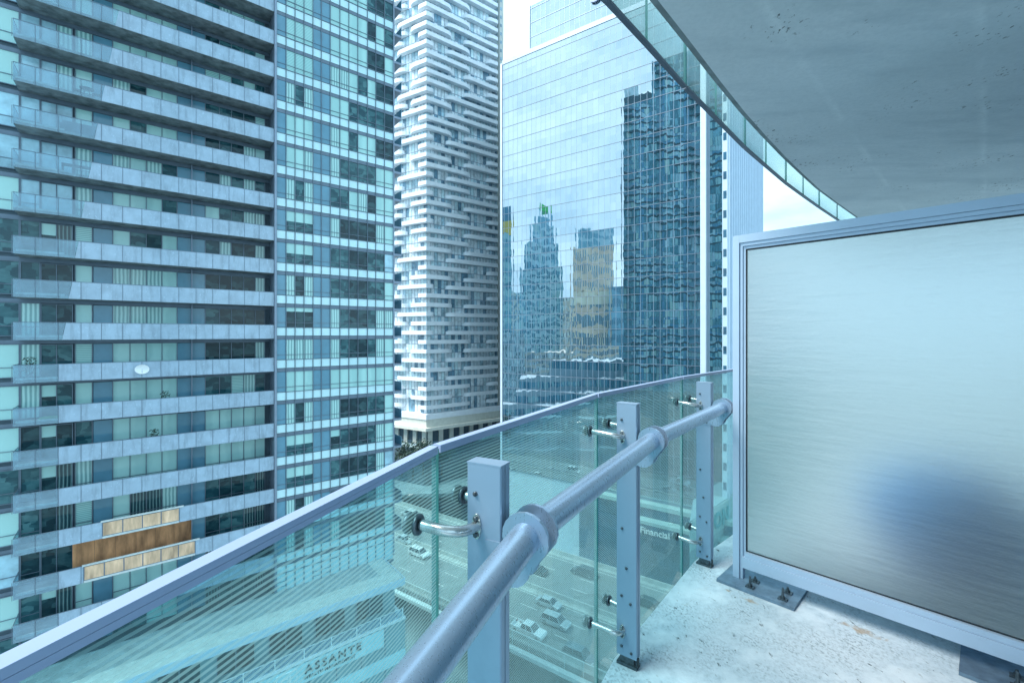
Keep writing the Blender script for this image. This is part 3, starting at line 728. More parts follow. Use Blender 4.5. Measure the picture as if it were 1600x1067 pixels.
# end elevation and rear, seen in the mirror tower
NE=18; DE=28.0
SMATS=[glassy('side_pale_blind',(.34,.62,.66),.15,.4),M['curtain'],glassy('side_dark_room',(.08,.25,.33),.5,.6),glassy('side_dim_room',(.19,.45,.54),.4,.5),M['blind2'],M['curtain2'],glassy('side_pale_pane',(.40,.64,.74),.3,.3),glassy('side_blue_panel',(.12,.34,.52),.15,.3)]
for k in range(KT,KB+1):
    zb=Z0-FH*k; m=MB()
    for i in range(NE):
        q1=-.35-DE*.985*i/NE; q0=-.35-DE*.985*(i+1)/NE
        r=rnd.random()
        if q0<-17.3 and zb>89: continue
        col=i/NE
        if i in (3,8,13): mi=7
        elif col<.28: mi=2 if r<.35 else (3 if r<.6 else (0 if r<.8 else 6))
        else: mi=2 if r<.36 else (3 if r<.68 else (0 if r<.82 else (1 if r<.9 else 6)))
        x=SBe+.012
        m.quad(T(x,q1-.04,zb+1.0),T(x,q0+.04,zb+1.0),T(x,q0+.04,zb+2.8),T(x,q1-.04,zb+2.8),mi)
        m.quad(T(x,q1-.04,zb+.3),T(x,q0+.04,zb+.3),T(x,q0+.04,zb+.95),T(x,q1-.04,zb+.95),6 if (i%6 in (0,1,2,4) and rnd.random()<.85) else 7)
    o=m.build('side_window_band',SMATS,t1)
    m=MB(); 
    for (qa,qb) in ((-.4,-4.8),(-13.5,-16),(-24,-28)):
        if qa<-17 and zb>89: continue
        tb(m,SBe-.05,SBe+1.1,qb,qa,zb-.02,zb+.2,0); tb(m,SBe+1.06,SBe+1.1,qb,qa,zb+.21,zb+1.15,1)
    o=m.build('side_balcony',[M['fin'],M['bluepanel']],t1)
m=MB(); tb(m,2,26.5,-16,-3,103.01,104.5); tb(m,10,27.2,-27.4,-22,91.51,95.5,1); m.build('roof_plant',[M['fin'],M['t2_d']],t1)

# furniture on the balconies
def ft(k): return Z0-FH*k+.2
def table(label,k,px,r=.42):
    s=s_px(px); q=-.75; z=ft(k); t=thing('patio_table',label,'table',tuple(T(s,q,z)),'tables on the balconies')
    m=MB(); m.tube([T(s,q,z+.70),T(s,q,z+.73)],r,20); m.build('tabletop',M['alu_dark'],t)
    for a in range(4):
        m=MB(); an=R(45+90*a); p=T(s+math.cos(an)*r*.75,q+math.sin(an)*r*.75,z); m.tube([p,T(s+math.cos(an)*r*.3,q+math.sin(an)*r*.3,z+.70)],.022,8); m.build('leg',M['alu_dark'],t)
def chair(label,k,px,face):
    s=s_px(px); q=-.75; z=ft(k); t=thing('patio_chair',label,'chair',tuple(T(s,q,z)),'chairs on the balconies')
    m=MB(); tb(m,s-.24,s+.24,q-.24,q+.24,z+.42,z+.46); m.build('seat',M['alu_dark'],t)
    m=MB(); x=s-.24 if face>0 else s+.20; tb(m,x,x+.04,q-.24,q+.24,z+.461,z+.9); m.build('backrest',M['alu_dark'],t)
    for a in (-1,1):
        for b in (-1,1):
            m=MB(); m.tube([T(s+a*.21,q+b*.21,z),T(s+a*.2,q+b*.2,z+.42)],.018,8); m.build('leg',M['alu_dark'],t)
table('small round dark patio table between two chairs on an upper balcony',1,134)
chair('dark patio chair left of the round table on an upper balcony',1,118,1)
chair('dark patio chair right of the round table on an upper balcony',1,150,-1)
s=s_px(125); z=ft(2); sofa=thing('patio_sofa','dark outdoor sofa against clear balcony glass, one storey below the round table','sofa',tuple(T(s,-.7,z)))
m=MB(); tb(m,s-.95,s+.95,-1.05,-.35,z+.05,z+.40); m.build('seat',M['mullion'],sofa)
m=MB(); tb(m,s-.95,s+.95,-.35,-.2,z+.05,z+.80); m.build('backrest',M['mullion'],sofa)
for a in (-1,1):
    m=MB(); x=s+a*1.02; tb(m,x-.07,x+.07,-1.05,-.2,z+.03,z+.62); m.build('armrest',M['mullion'],sofa)
s=s_px(120); z=ft(3); dt=thing('patio_table','long dark patio table behind clear balcony glass, one storey below the sofa','table',tuple(T(s,-.7,z)),'tables on the balconies')
m=MB(); tb(m,s-.85,s+.85,-1.05,-.35,z+.70,z+.75); m.build('tabletop',M['alu_dark'],dt)
for a in (-1,1):
    for b in (-1.02,-.38):
        m=MB(); m.tube([T(s+a*.8,b,z),T(s+a*.8,b,z+.7)],.03,8); m.build('leg',M['alu_dark'],dt)
# satellite dish on the guard of a storey level with the eye
s=s_px(222); z=Z0-FH*8+.66; dish=thing('satellite_dish','white round satellite dish fixed to the outside of a balcony guard','dish',tuple(T(s,.05,z)))
m=MB(); c=T(s,.14,z); n=16
rings=[[T(s+math.cos(2*math.pi*j/n)*r*1.25,.10+.12*(r/.36)**2,z+math.sin(2*math.pi*j/n)*r) for j in range(n)] for r in (.06,.16,.26,.36)]
for a in range(3):
    for j in range(n): m.quad(rings[a][j],rings[a][(j+1)%n],rings[a+1][(j+1)%n],rings[a+1][j])
m.add(rings[0],[tuple(range(n))]); m.build('reflector',M['white'],dish)
m=MB(); m.tube([T(s,.0,z-.1),T(s,.1,z)],.03,8); m.tube([T(s,.12,z-.3),T(s,.5,z-.05)],.012,6); m.build('arm',M['mullion'],dish)
def plant(label,k,px,seed):
    s=s_px(px); q=-.35; z=ft(k); t=thing('potted_plant',label,'plant',tuple(T(s,q,z))); r_=random.Random(seed)
    m=MB(); m.tube([T(s,q,z),T(s,q,z+.38)],[.14,.19],12); m.build('pot',M['t1_conc'],t)
    m=MB()
    for _ in range(150):
        a=r_.random()*6.28; h_=.4+r_.random()*1.15; rr=.08+.26*r_.random(); c_=T(s+math.cos(a)*rr,q+math.sin(a)*rr*.6,z+h_); w_=.06+.05*r_.random()
        ax=V(r_.gauss(0,1),r_.gauss(0,1),r_.gauss(0,1)).normalized(); bx=ax.orthogonal().normalized(); cx=ax.cross(bx)
        m.add([c_-bx*w_,c_+cx*w_*.4,c_+bx*w_,c_-cx*w_*.4],[(0,1,2,3)])
    m.tube([T(s,q,z+.3),T(s+.03,q,z+1.3)],.02,6); m.build('foliage',M['leaf'],t)
plant('leafy potted plant just above the guard, one storey below the white dish',9,258,3)
plant('leafy potted plant above the guard, two storeys below the white dish',10,240,4)
plant('leafy potted plant behind clear balcony glass, level with the white dish',8,44,6)
tf=thing('turf_mat','green artificial turf mat on a balcony floor behind clear glass','mat',tuple(T(s_px(75),-.9,ft(9))))
m=MB(); tb(m,s_px(58),s_px(89),-1.6,-.26,ft(9)+.002,ft(9)+.16); m.build('mat_surface',M['green'],tf)

# podium of the left tower, with its sign
pod=thing('podium_building','low pale podium building with a flat white roof at the foot of the left tower','building',tuple(T(10,2,-55)))
PE=26.25; PQ=5.25
m=MB(); tb(m,-25,PE,-.1,PQ,-22.35,-21.9); tb(m,-25,PE-.4,-.05,PQ-1.3,-25.6,-22.36,1); m.build('roof',[M['roof_gravel'],M['pod_wall']],pod)
m=MB(); tb(m,-25,PE-.02,PQ-2.1,PQ-.02,-21.895,-21.86)
tb(m,PE-1.6,PE-.03,.05,PQ-2.12,-21.895,-21.86); m.build('roof_paving',M['roof_paver'],pod)
m=MB(); tb(m,-25,PE+.04,PQ,PQ+.06,-22.42,-21.75); tb(m,PE-.0,PE+.05,-.1,PQ-.01,-22.42,-21.75); m.build('roof_edge',M['t3_fin'],pod)
for i in range(9):
    m=MB(); a=24.6-i*3.6; tb(m,a-2.5,a,PQ-1.29,PQ-1.24,-24.9,-22.6); o=m.build('window',M['dark'],pod)
    m=MB(); tb(m,a-1.3,a-1.24,PQ-1.24,PQ-1.2,-24.9,-22.6); tb(m,a-2.56,a-2.5,PQ-1.3,PQ-1.18,-24.9,-22.6); m.build('frame',M['fin'],o)
m=MB(); tb(m,-25,PE+.01,-.05,PQ+.12,-55,-25.62); m.build('wall',M['pod_wall'],pod)
m=MB(); tb(m,-25,PE+.05,PQ-.2,PQ+.17,-25.61,-25.40); tb(m,PE-.4,PE+.06,-.05,PQ-.21,-25.61,-25.40)
for i in range(16): tb(m,PE-.2-i*2.2-.04,PE-.2-i*2.2+.04,PQ-.02,PQ+.05,-25.4,-24.6)
tb(m,-25,PE-.1,PQ-.0,PQ+.04,-24.6,-24.54); tb(m,-25,PE-.1,PQ+.0,PQ+.02,-25.38,-24.62,1); m.build('parapet',[M['white'],M['tower_clear']],pod)
m=MB()
for i in range(22): tb(m,PE-2.0-i*2.2-.03,PE-2.0-i*2.2+.03,PQ+.121,PQ+.14,-55,-25.63)
for z in (-28.4,-31.6,-34.8): tb(m,-25,PE,PQ+.121,PQ+.20,z-1.1,z,1)
m.build('cladding_joint',[M['mullion'],M['spandrel']],pod)
sg=thing('wall_sign','raised dark ASSANTE lettering and boxed initials on a pale board on the podium wall','sign',tuple(T(19,PQ+.2,-26.7)))
QS=PQ+.22
m=MB(); tb(m,13.7,24.1,PQ+.13,QS,-27.3,-25.7); m.build('board',M['spandrel'],sg)
m=MB(); text_faces(m,'ASSANTE',.92,T(17.25,QS+.002,-26.55),D1,V(0,0,1),.10,0,.012,1.33); text_faces(m,'WEALTH MANAGEMENT',.36,T(17.15,QS+.002,-27.02),D1,V(0,0,1),.05,0,.004,1.1); m.build('lettering',M['letter_dark'],sg)
m=MB(); a,b=15.1,16.65; z0,z1=-27.2,-25.85
for (s0,s1,za,zb_) in ((a,b,z1-.06,z1),(a,b,z0,z0+.06),(a,a+.06,z0+.061,z1-.061),(b-.06,b,z0+.061,z1-.061)): tb(m,s0,s1,QS+.001,QS+.06,za,zb_)
text_faces(m,'CI',.95,T(15.33,QS+.002,-26.86),D1,V(0,0,1),.06,0,.03); m.build('logo',M['letter_white'],sg)

# ------------------------------------------------------------------ white banded tower
t2=thing('banded_tower','white tower with staggered rounded balcony bands, between the blue tower and the mirrored one','tower',(0,0,0))
CY=142.7; C2p=V((666-CX)/F*CY,CY,0)
dR=V(.785,.62,0).normalized(); dL=V(-.864,.503,0).normalized()
oR=V(dR.y,-dR.x,0); oL=V(-dL.y,dL.x,0)
if oR.y>0: oR=-oR
if oL.y>0: oL=-oL
t2.location=(C2p.x,C2p.y+15,-55)
def u_px(px,d,org):
    t=(px-CX)/F; return (org.x-t*org.y)/(t*d.y-d.x)
PJ=1.7
FB=C2p                                   # band corner; the wall is set back by PJ
den=(oR+oL); bis=den.normalized(); cin=bis.dot(oR)
WC=FB-bis*(PJ/cin)
LR=u_px(778,dR,FB); LL=u_px(560,dL,FB)
H2=2.95; ZT0=CZ+(HY-647.5)/F*CY          # top of the base band
m=MB(); nR=LR+.6
cr=[WC+dL*LL,WC,WC+dR*nR,WC+dR*nR-oR*24,WC+dL*LL-oL*24]
NF=52
m.prism([up(p,-33) for p in cr],(0,0,33+ZT0+NF*H2)); m.build('wall',M['t1_core'],t2)
seq='LMLSMSMLSMSMLSMLSMLMSLMSLSLMLSMLSMSMLMLSLMSLMLSMLMSLMS'
wpx2=dict(S=680,M=708.6,L=737); wl2=dict(S=617,M=638,L=650); wr2=dict(S=699,M=727,L=762.6); wlx=dict(S=None,M=633,L=628)
def band(mb,pts,hz,z,proj):
    """pts: list of (wall point, outward, projection factor); makes slab + tilted parapet"""
    out=[]; inn=[]
    for (wp,o,f,*_) in pts: out.append(wp+o*(proj*f)); inn.append(wp+o*.02)
    n=len(pts); th=.16
    vs=[]
    for i in range(n):
        f=pts[i][2]; o=pts[i][1]
        hh=hz*(pts[i][3] if len(pts[i])>3 else 1.0)
        vs+= [up(inn[i],z-.16),up(out[i]-o*.03*f,z-.16),up(out[i],z-.13),up(out[i],z+hh),up(out[i]-o*th*f,z+hh),up(out[i]-o*th*f,z+.02),up(inn[i],z+.02)]
    fs=[]
    for i in range(n-1):
        for j in range(7):
            a=i*7+j; b=i*7+(j+1)%7; fs.append((a,b,b+7,a+7))
    mb.add(vs,fs,0,False); mb.add(vs[:7],[tuple(range(7))],0); mb.add(vs[-7:],[tuple(range(7))[::-1]],0)
def rp(u): return WC+dR*(u)
def lp(u): return WC+dL*(u)
TP=2.4
glz=[M['t2_a'],M['t2_b'],M['t2_c'],M['t2_d'],M['fin'],M['pier']]
r2=random.Random(9)
offR=(FB-WC).dot(dR); offL=(FB-WC).dot(dL)
# taper towards both ends, corner mitred by its own factor
kc=1/cin
for i in range(NF):
    z=ZT0+H2*(i+1)-.2-1.2; ty=seq[i%len(seq)]
    mb=MB(); ends=[]
    uR=u_px(wpx2[ty],dR,FB)+offR; uL=u_px(wl2[ty],dL,FB)+offL; tR=min(TP,uR*.6); tL=min(TP,uL*.5)
    bev=[(0,.34,.80),(.22,.66,.95),(.6,.9,1.0),(1.0,1.0,1.0)]
    pts=[(lp(uL-tL*a),oL,b,h_) for a,b,h_ in bev]+[(WC,bis,kc)]+[(rp(uR-tR*a),oR,b,h_) for a,b,h_ in bev[::-1]]
    band(mb,pts,1.12,z,PJ)
    us=u_px(wr2[ty],dR,FB)+offR; ue=LR+offR
    band(mb,[(rp(us+TP*a),oR,b,h_) for a,b,h_ in bev]+[(rp(ue),oR,1.0)],1.12,z,PJ)
    if wlx[ty]:
        ua=u_px(wlx[ty],dL,FB)+offL
        band(mb,[(lp(LL),oL,1.0)]+[(lp(ua+TP*a),oL,b,h_) for a,b,h_ in bev[::-1]],1.12,z,PJ)
    o=mb.build('balcony_band',M['band'],t2)
    # the window wall of this storey
    g=MB(); zz0,zz1=(z-.02 if i else ZT0+.02),z+H2-.2
    def bays(pt,d,out,length,mi_end=None):
        nb=max(2,int(length/1.25)); wd=length/nb
        for b in range(nb):
            a=pt+d*(wd*b+.05); c=pt+d*(wd*(b+1)-.05); r=r2.random()
            mi=0 if r<.46 else (1 if r<.66 else (2 if r<.80 else 3))
            g.quad(up(a+out*.03,zz0),up(c+out*.03,zz0),up(c+out*.03,zz1),up(a+out*.03,zz1),mi)
            e=pt+d*(wd*(b+1)-.05)
            g.obox(up(e+out*.02,zz0),d*.1,out*.07,(0,0,zz1-zz0),4)
        g.obox(up(pt+out*.02,zz1+.001),d*length,out*.05,(0,0,.18),4)
    bays(WC,dR,oR,LR); bays(WC,dL,oL,LL)
    g.build('window_band',glz,t2)
# pier with small windows at the right end
m=MB(); a=WC+dR*(nR-.9)
m.obox(up(a-oR*2,-33),dR*1.6,oR*(PJ+1.9),(0,0,33+ZT0+NF*H2)); m.build('end_pier',M['pier'],t2)
m=MB()
for i in range(NF): 
    z=ZT0+H2*i; m.obox(up(a+oR*(PJ-.08)+dR*.25,z+.9),dR*.6,oR*.04,(0,0,1.1))
m.build('pier_window',M['t2_c'],t2,kind='stuff')
# base: band, cream fascia, cornice, recessed columns
def ring(mb,offs,z0,z1,mi=0,l=0,r=0):
    c=[WC+dL*(LL)+oL*offs,WC+bis*(offs*kc),WC+dR*(nR+r)+oR*offs,WC+dR*(nR+r)-oR*3,WC+bis*(-3*kc),WC+dL*LL-oL*3]
    mb.prism([up(p,z0) for p in c],(0,0,z1-z0),mi)
m=MB(); ring(m,PJ+.2,ZT0-1.7,ZT0); m.build('base_band',M['band'],t2)
m=MB(); ring(m,PJ-.1,ZT0-4.2,ZT0-1.71); ring(m,PJ+.9,ZT0-5.2,ZT0-4.21); m.build('cream_fascia',M['cream'],t2)
m=MB()
for i in range(9):
    for (d,o,n_) in ((dR,oR,1),(dL,oL,1)):
        if d is dL and i>5: continue
        p=WC+d*(.2+i*3.9); m.obox(up(p-o*.4,ZT0-10),d*1.5,o*.9,(0,0,4.79))
m.build('column',M['cream'],t2,kind='stuff')
m=MB(); ring(m,-.05,ZT0-10,ZT0-5.21); m.build('recessed_glazing',M['t2_c'],t2)
m=MB(); ring(m,5.2,ZT0-30,ZT0-10.01); m.build('podium',M['t1_core'],t2)
m=MB(); 
for (d,o,L_) in ((dR,oR,LR+2),(dL,oL,LL)):
    st=WC+bis*(5.0*kc)
    m.obox(up(st,ZT0-10),d*L_,-o*.05,(0,0,1.3),0)
    for i in range(int(L_/1.6)): m.obox(up(st+d*(i*1.6),ZT0-10),d*.08,o*.06,(0,0,1.35),1)
    m.obox(up(st,ZT0-8.69),d*L_,o*.08,(0,0,.08),1)
m.build('terrace_guard',[M['t2_d'],M['fin']],t2)

# ------------------------------------------------------------------ mirrored office tower
B3=103.4
def X3(px,b=B3):  # coordinate along U3 at picture column px on the plane b
    t=(px-CX)/F; Y=b/(N3.x*t+N3.y); return V(t*Y,Y,0).dot(U3)
def T3(a,b,z): return U3*a+N3*b+V(0,0,z)
t3=thing('mirrored_office_tower','tall mirror glass office tower reflecting the city, behind the balcony railing','tower',tuple(T3(0,120,-55)))
aL,aF0,aF1,aR=X3(785),X3(1096),X3(1104.5),X3(1137)
ZR=77.0
def t3b(m,a0,a1,b0,b1,z0,z1,mi=0): m.obox(T3(a0,b0,z0),U3*(a1-a0),N3*(b1-b0),(0,0,z1-z0),mi)
m=MB(); t3b(m,aR+.3,aL-.1,B3+.4,B3+60,-55,ZR-.3); m.build('wall',M['t3_rib'],t3)
m=MB(); q=[T3(aL,B3,-36),T3(aF0,B3,-36),T3(aF0,B3,ZR),T3(aL,B3,ZR)]; m.quad(*q); m.quad(T3(aL,B3+60,-36),T3(aL,B3,-36),T3(aL,B3,ZR),T3(aL,B3+60,ZR)); m.build('curtain_wall',M['mirror'],t3)
# facet right of the fin, turned a little
m=MB(); p0=T3(aF1,B3+.3,0); p1=T3(X3(1128.5),B3+.3,0)
e=(p1-p0); ang=R(-5.5); e=V(e.x*math.cos(ang)-e.y*math.sin(ang),e.x*math.sin(ang)+e.y*math.cos(ang),0); p1=p0+e
m.quad(up(p0,-36),up(p1,-36),up(p1,ZR+20),up(p0,ZR+20)); m.build('side_facet',M['mirror'],t3)
m=MB()
aM=1.5
n0=math.ceil(aF0/aM); n1=math.floor(aL/aM)
for i in range(n0,n1+1): t3b(m,i*aM-.02,i*aM+.02,B3-.04,B3-.002,-36,ZR,0)
for j in range(-9,19):
    z=2.67+4.04*j; t3b(m,aF0,aL,B3-.075,B3-.041,z-.045,z+.045,1)
t3b(m,aL-.05,aL+.55,B3-.25,B3+.3,-55,ZR+.4,2); t3b(m,aF1,aF0,B3-1.1,B3+.3,-55,ZR+22,2)
t3b(m,aF0,aL,B3-.15,B3+.2,ZR+.001,ZR+1.2,0)
m.build('mullion',[M['t3_mull'],M['fin'],M['t3_fin']],t3)
# ribbed side elevation with a strip of small windows at the corner
m=MB(); t3b(m,aR,X3(1129),B3-.3,B3+.28,-55,ZR+22,0)
dep=60.6
for i in range(20):
    b=B3+.2+dep*(i/20); t3b(m,aR-.35,aR+.29,b,b+.35,-55,ZR+22,1)
m.obox(T3(aR+.2,B3+.6,-55),U3*.1,N3*(dep-.5),(0,0,ZR+77),0)
m.build('ribbed_cladding',[M['t3_rib'],M['t3_fin']],t3)
m=MB()
for j in range(-12,24):
    z=2.67+4.04*j; t3b(m,X3(1135.6),X3(1130.5),B3-.34,B3-.31,z-1.3,z+.3)
m.build('corner_window',M['t3_dark'],t3)
# set-back top with its sign
aP=X3(828,B3+5)
m=MB(); m.quad(T3(aP,B3+5,ZR),T3(aF0,B3+5,ZR),T3(aF0,B3+5,94),T3(aP,B3+5,94)); m.quad(T3(aP,B3+40,ZR),T3(aP,B3+5,ZR),T3(aP,B3+5,94),T3(aP,B3+40,94)); o=m.build('penthouse',M['mirror'],t3)
m=MB()
for i in range(n0,int(aP/aM)+1): t3b(m,i*aM-.04,i*aM+.04,B3+4.95,B3+4.998,ZR,94)
for j in range(1,5): t3b(m,aF0,aP,B3+4.9,B3+4.949,ZR+4.04*j-.06,ZR+4.04*j+.06)
t3b(m,aP-.1,aP+.25,B3+4.8,B3+5.1,ZR,94.3); t3b(m,aF0,aP-.11,B3+5.3,B3+39,93.7,94,0)
m.build('penthouse_mullion',M['t3_mull'],o)
Yl=(B3+4.8)/(N3.x*(923-CX)/F+N3.y)
m=MB(); text_faces(m,'Sun Life',7.2,T3(X3(922,B3+4.8),B3+4.75,CZ+(HY-8)/F*Yl),-U3,V(0,0,1),.4,0,.02); 
s_=m.build('building_sign',M['letter_steel']); tag(s_,'grey raised letters near the top of the mirrored tower, cut off by the frame','sign')
# podium of the mirrored tower with its sign
p3=thing('glass_podium','dark blue glass podium with white lettering at the foot of the mirrored tower','building',tuple(T3(-30,100,-55)))
m=MB(); t3b(m,-75,X3(905,101),101,B3-.3,-55,-37.5); t3b(m,-75,X3(985,99),98.5,100.99,-55,-40.2); m.build('wall',M['t3_dark'],p3)
m=MB(); t3b(m,-75,X3(905,101)+.1,100.9,B3-.29,-37.49,-36.6); t3b(m,-75,X3(985,99)+.1,98.4,100.89,-40.19,-39.5); m.build('parapet',M['fascia'],p3)
m=MB()
for i in range(22): t3b(m,-75+i*2.8,-75+i*2.8+.09,98.4,98.499,-55,-40.21)
for z in (-43.2,-48.5): t3b(m,-75,X3(985,99)+.02,98.36,98.399,z,z+.12)
m.build('mullion',M['mullion'],p3)
Ys=98.3/(N3.x*(1002-CX)/F+N3.y)
m=MB(); text_faces(m,'Financial',1.9,T3(X3(1000,98.3),98.3,CZ+(HY-831)/F*Ys),-U3,V(0,0,1),.1,0,.03)
f_=m.build('building_sign',M['letter_white']); tag(f_,'white lettering reading Financial on the dark glass podium beyond the expressway','sign')
# pale building with teal letters at the far right
dO=V(.726,.687,0); Y0=84; pO=V((1085-CX)/F*Y0,Y0,0)
nO=V(dO.y,-dO.x,0)
bo=thing('pale_building','low pale green building with large teal letters, beside the dark glass podium','building',(pO.x,pO.y,-55))
zt=CZ+(HY-822)/F*Y0
m=MB(); m.obox(up(pO-dO*2,-55),dO*30,V(.42,.91,0)*12,(0,0,55+zt+1.4)); m.build('wall',M['pod_wall'],bo)
m=MB(); m.obox(up(pO-dO*2.02+nO*.02,zt-4.0),dO*30.1,nO*.14,(0,0,5.2)); m.build('fascia',M['fascia'],bo)
m=MB(); text_faces(m,'ON',4.3,up(pO+dO*8.0+nO*.17,zt-3.0),dO,V(0,0,1),.25,0,.12,1.1); lt=m.build('building_sign',M['letter_teal']); tag(lt,'large teal letters ON across the pale low building','sign')

# ------------------------------------------------------------------ buildings seen in the mirror
def mir(px,Yv):
    v=V((px-CX)/F*Yv,Yv,0); k=2*(v.dot(N3)-B3); return v-N3*k
def zv(py,Yv): return CZ+(HY-py)/F*Yv
def refl_block(mb,px0,px1,y0,y1,Yv,depth=18,mi=0,gl=None,rows=0,cols=0):
    a,b=mir(px0,Yv),mir(px1,Yv); d=(mir((px0+px1)/2,Yv+depth)-mir((px0+px1)/2,Yv)); z0=zv(y1,Yv) if y1 else -55; z1=zv(y0,Yv)
    mb.obox(up(a,z0),b-a,d,(0,0,z1-z0),mi)
    if rows:
        n=-(d.normalized()); L=b-a
        for r in range(rows):
            for c in range(cols):
                p=a+L*((c+.12)/cols)+n*.08; w=L*(.76/cols); za=z0+(z1-z0)*(r+.22)/rows; zb=z0+(z1-z0)*(r+.80)/rows
                mb.quad(up(p,za),up(p+w,za),up(p+w,zb),up(p,zb),gl if not callable(gl) else gl(r,c))
gl3=lambda r,c: random.choice([1,1,2,2,2,3])
RM=[glassy('pale_blue_facade',(.42,.66,.78),.1,.05),glassy('mid_blue_pane',(.16,.40,.54),.2,.05),glassy('deep_blue_pane',(.06,.22,.34),.2,.05),glassy('teal_pane',(.30,.56,.62),.2,.05),M['brightgreen']]
st=thing('stepped_tower','stepped blue tower with a green crown, seen reflected in the mirrored tower','tower',tuple(up(mir(848,330),-55)))
m=MB(); refl_block(m,813,880,418,None,330,30,0,gl3,46,12); o=m.build('lower_block',RM,st)
m=MB(); refl_block(m,820,873,380,419,333,24,0,gl3,6,10); m.build('middle_block',RM,st)
m=MB(); refl_block(m,832,868,352,381,336,18,0,gl3,5,7); m.build('upper_block',RM,st)
m=MB(); refl_block(m,839,862,340,353,338,12,1); refl_block(m,846,849,322,341,340,3,0); refl_block(m,856,859,320,341,340,3,0); m.build('crown',RM,st)
m=MB(); refl_block(m,845,859.5,320,329,339,5,4); m.build('crown_light',RM,st)
bg=thing('beige_tower','beige stone tower with striped windows, seen reflected in the mirrored tower','tower',tuple(up(mir(926,300),-55)))
M['beige']=plain('beige_stone',(.92,.72,.56),.6,0,.2,.1); M['gold']=plain('golden_cladding',(.98,.84,.66),.35,.0,.2,.2)
BM=[M['beige'],RM[1],RM[2],M['gold'],RM[0]]
m=MB(); refl_block(m,895,960,384,456,300,24,0,lambda r,c:1 if c%2 else 0,9,22); m.build('upper_wall',BM,bg)
m=MB(); refl_block(m,895.5,959.5,456.2,474,299,23,3); m.build('golden_band',BM,bg)
m=MB(); refl_block(m,894,960,474.2,None,300,24,0,lambda r,c:2 if c%2 else random.choice([1,3]),20,22); m.build('lower_wall',BM,bg)
m=MB(); refl_block(m,903,960,358,384,306,14,4,lambda r,c:1,4,12); m.build('roof_plant',BM,bg)
tl=thing('teal_tower','slim teal tower with a yellow band near its top, reflected beside the white tower','tower',tuple(up(mir(793,280),-55)))
TM=[RM[3],RM[1],RM[2],M['yellow']]
m=MB(); refl_block(m,780,801,365,None,280,20,0,lambda r,c:random.choice([1,2,1]),40,4); m.build('wall',TM,tl)
m=MB(); refl_block(m,780,801,345,364.6,280,20,3); m.build('yellow_band',TM,tl)
m=MB(); refl_block(m,780,800,323,344.6,281,16,2); m.build('roof_plant',TM,tl)
db=thing('dark_block','dark blue slab block reflected just left of the large tower image','building',tuple(up(mir(966,290),-55)))
m=MB(); refl_block(m,955,990,448,None,290,20,1,lambda r,c:2,24,6); m.build('wall',RM,db)
hz=[(880,897,468,360,'pale far block reflected between the stepped and beige towers'),(801,815,455,370,'pale far block reflected between the teal and stepped towers'),(780,822,520,250,'low dark blue glass block reflected at the left edge of the mirror'),(822,900,548,245,'low mixed stone and glass block reflected below the stepped tower'),(895,968,540,240,'brown grey low block reflected below the beige tower')]
for i,(a,b,y,Yv,lab) in enumerate(hz):
    t=thing('city_block',lab,'building',tuple(up(mir((a+b)/2,Yv),-55)),'low city blocks seen in the mirror')
    m=MB(); refl_block(m,a,b,y,None,Yv,14,0,gl3,int((700-y)/6),int((b-a)/4)); m.build('wall',[(M['pier'],M['pier'],M['t2_b'],M['pier'],M['beige'])[i],M['t2_b'],M['t2_c'],M['t2_d']],t)
tr=thing('terraced_building','low terraced building with teal window bands and white ledges, seen in the mirror','building',tuple(up(mir(880,190),-55)))
for i,(y,Yv,px0,px1) in enumerate(((562,212,860,1000),(590,204,812,1000),(612,198,808,1000),(632,192,770,1000),(652,187,770,1000),(676,182,770,1000),(702,178,770,1000))):
    m=MB(); refl_block(m,px0,px1,y,None,Yv,9,0); m.build('ledge',M['ledge'],tr)
    m=MB(); a,b=mir(px0,Yv-.3),mir(px1,Yv-.3); z=zv(y,Yv)
    nn=int((px1-px0)/5.5)
    for c in range(nn):
        p=a+(b-a)*((c+.06)/nn); w=(b-a)*(.88/nn); m.quad(up(p,z-4.3),up(p+w,z-4.3),up(p+w,z-1.5),up(p,z-1.5),random.choice([0,1,1,2,2]))
    m.build('window_band',[RM[3],RM[1],RM[2]],tr)

# ------------------------------------------------------------------ ground, expressway, traffic
g=MB(); g.quad((-4000,-4000,-55),(4000,-4000,-55),(4000,4000,-55),(-4000,4000,-55)); tag(g.build('ground',M['street']),'dark ground and streets far below the balcony','ground',kind='structure')
DZ=-45.5
e=MB(); t3b(e,-140,420,57.6,85.2,DZ-1.6,DZ); tag(e.build('expressway',M['asphalt']),'elevated grey expressway deck running below the railing','road',kind='structure')
lm=MB()
for b in (62.2,66.0):
    for i in range(60): t3b(lm,-130+i*9,-130+i*9+3.4,b-.08,b+.08,DZ+.004,DZ+.008)
for b in (75.3,79.2):
    for i in range(60): t3b(lm,-126+i*9,-126+i*9+3.4,b-.08,b+.08,DZ+.004,DZ+.008)
for b in (58.9,69.4,72.2,83.6): t3b(lm,-140,420,b-.07,b+.07,DZ+.004,DZ+.008)
tag(lm.build('lane_markings',M['roadpaint']),'white lane lines painted on the expressway','marking',kind='structure')
jm=MB()
for a in (-13.5,-12.9,60,60.6): t3b(jm,a-.10,a+.10,72.4,83.4,DZ+.0085,DZ+.012)
tag(jm.build('road_joint',M['roadpaint']),'pale expansion joints across the expressway','road',kind='structure')
def barrier(b,w,h,label):
    m=MB(); prof=[(0,0),(w,0),(w*.72,h*.35),(w*.66,h),(w*.34,h),(w*.28,h*.35)]
    m.prism([T3(-140,b+x,DZ+z+.002) for x,z in prof],U3*560)
    o=thing('concrete_barrier',label,'barrier',tuple(T3(0,b,DZ)),'barriers along the expressway'); m.build('barrier_wall',M['barrier'],o); return o
o=barrier(57.7,.7,1.05,'concrete edge barrier along the near side of the expressway')
m=MB()
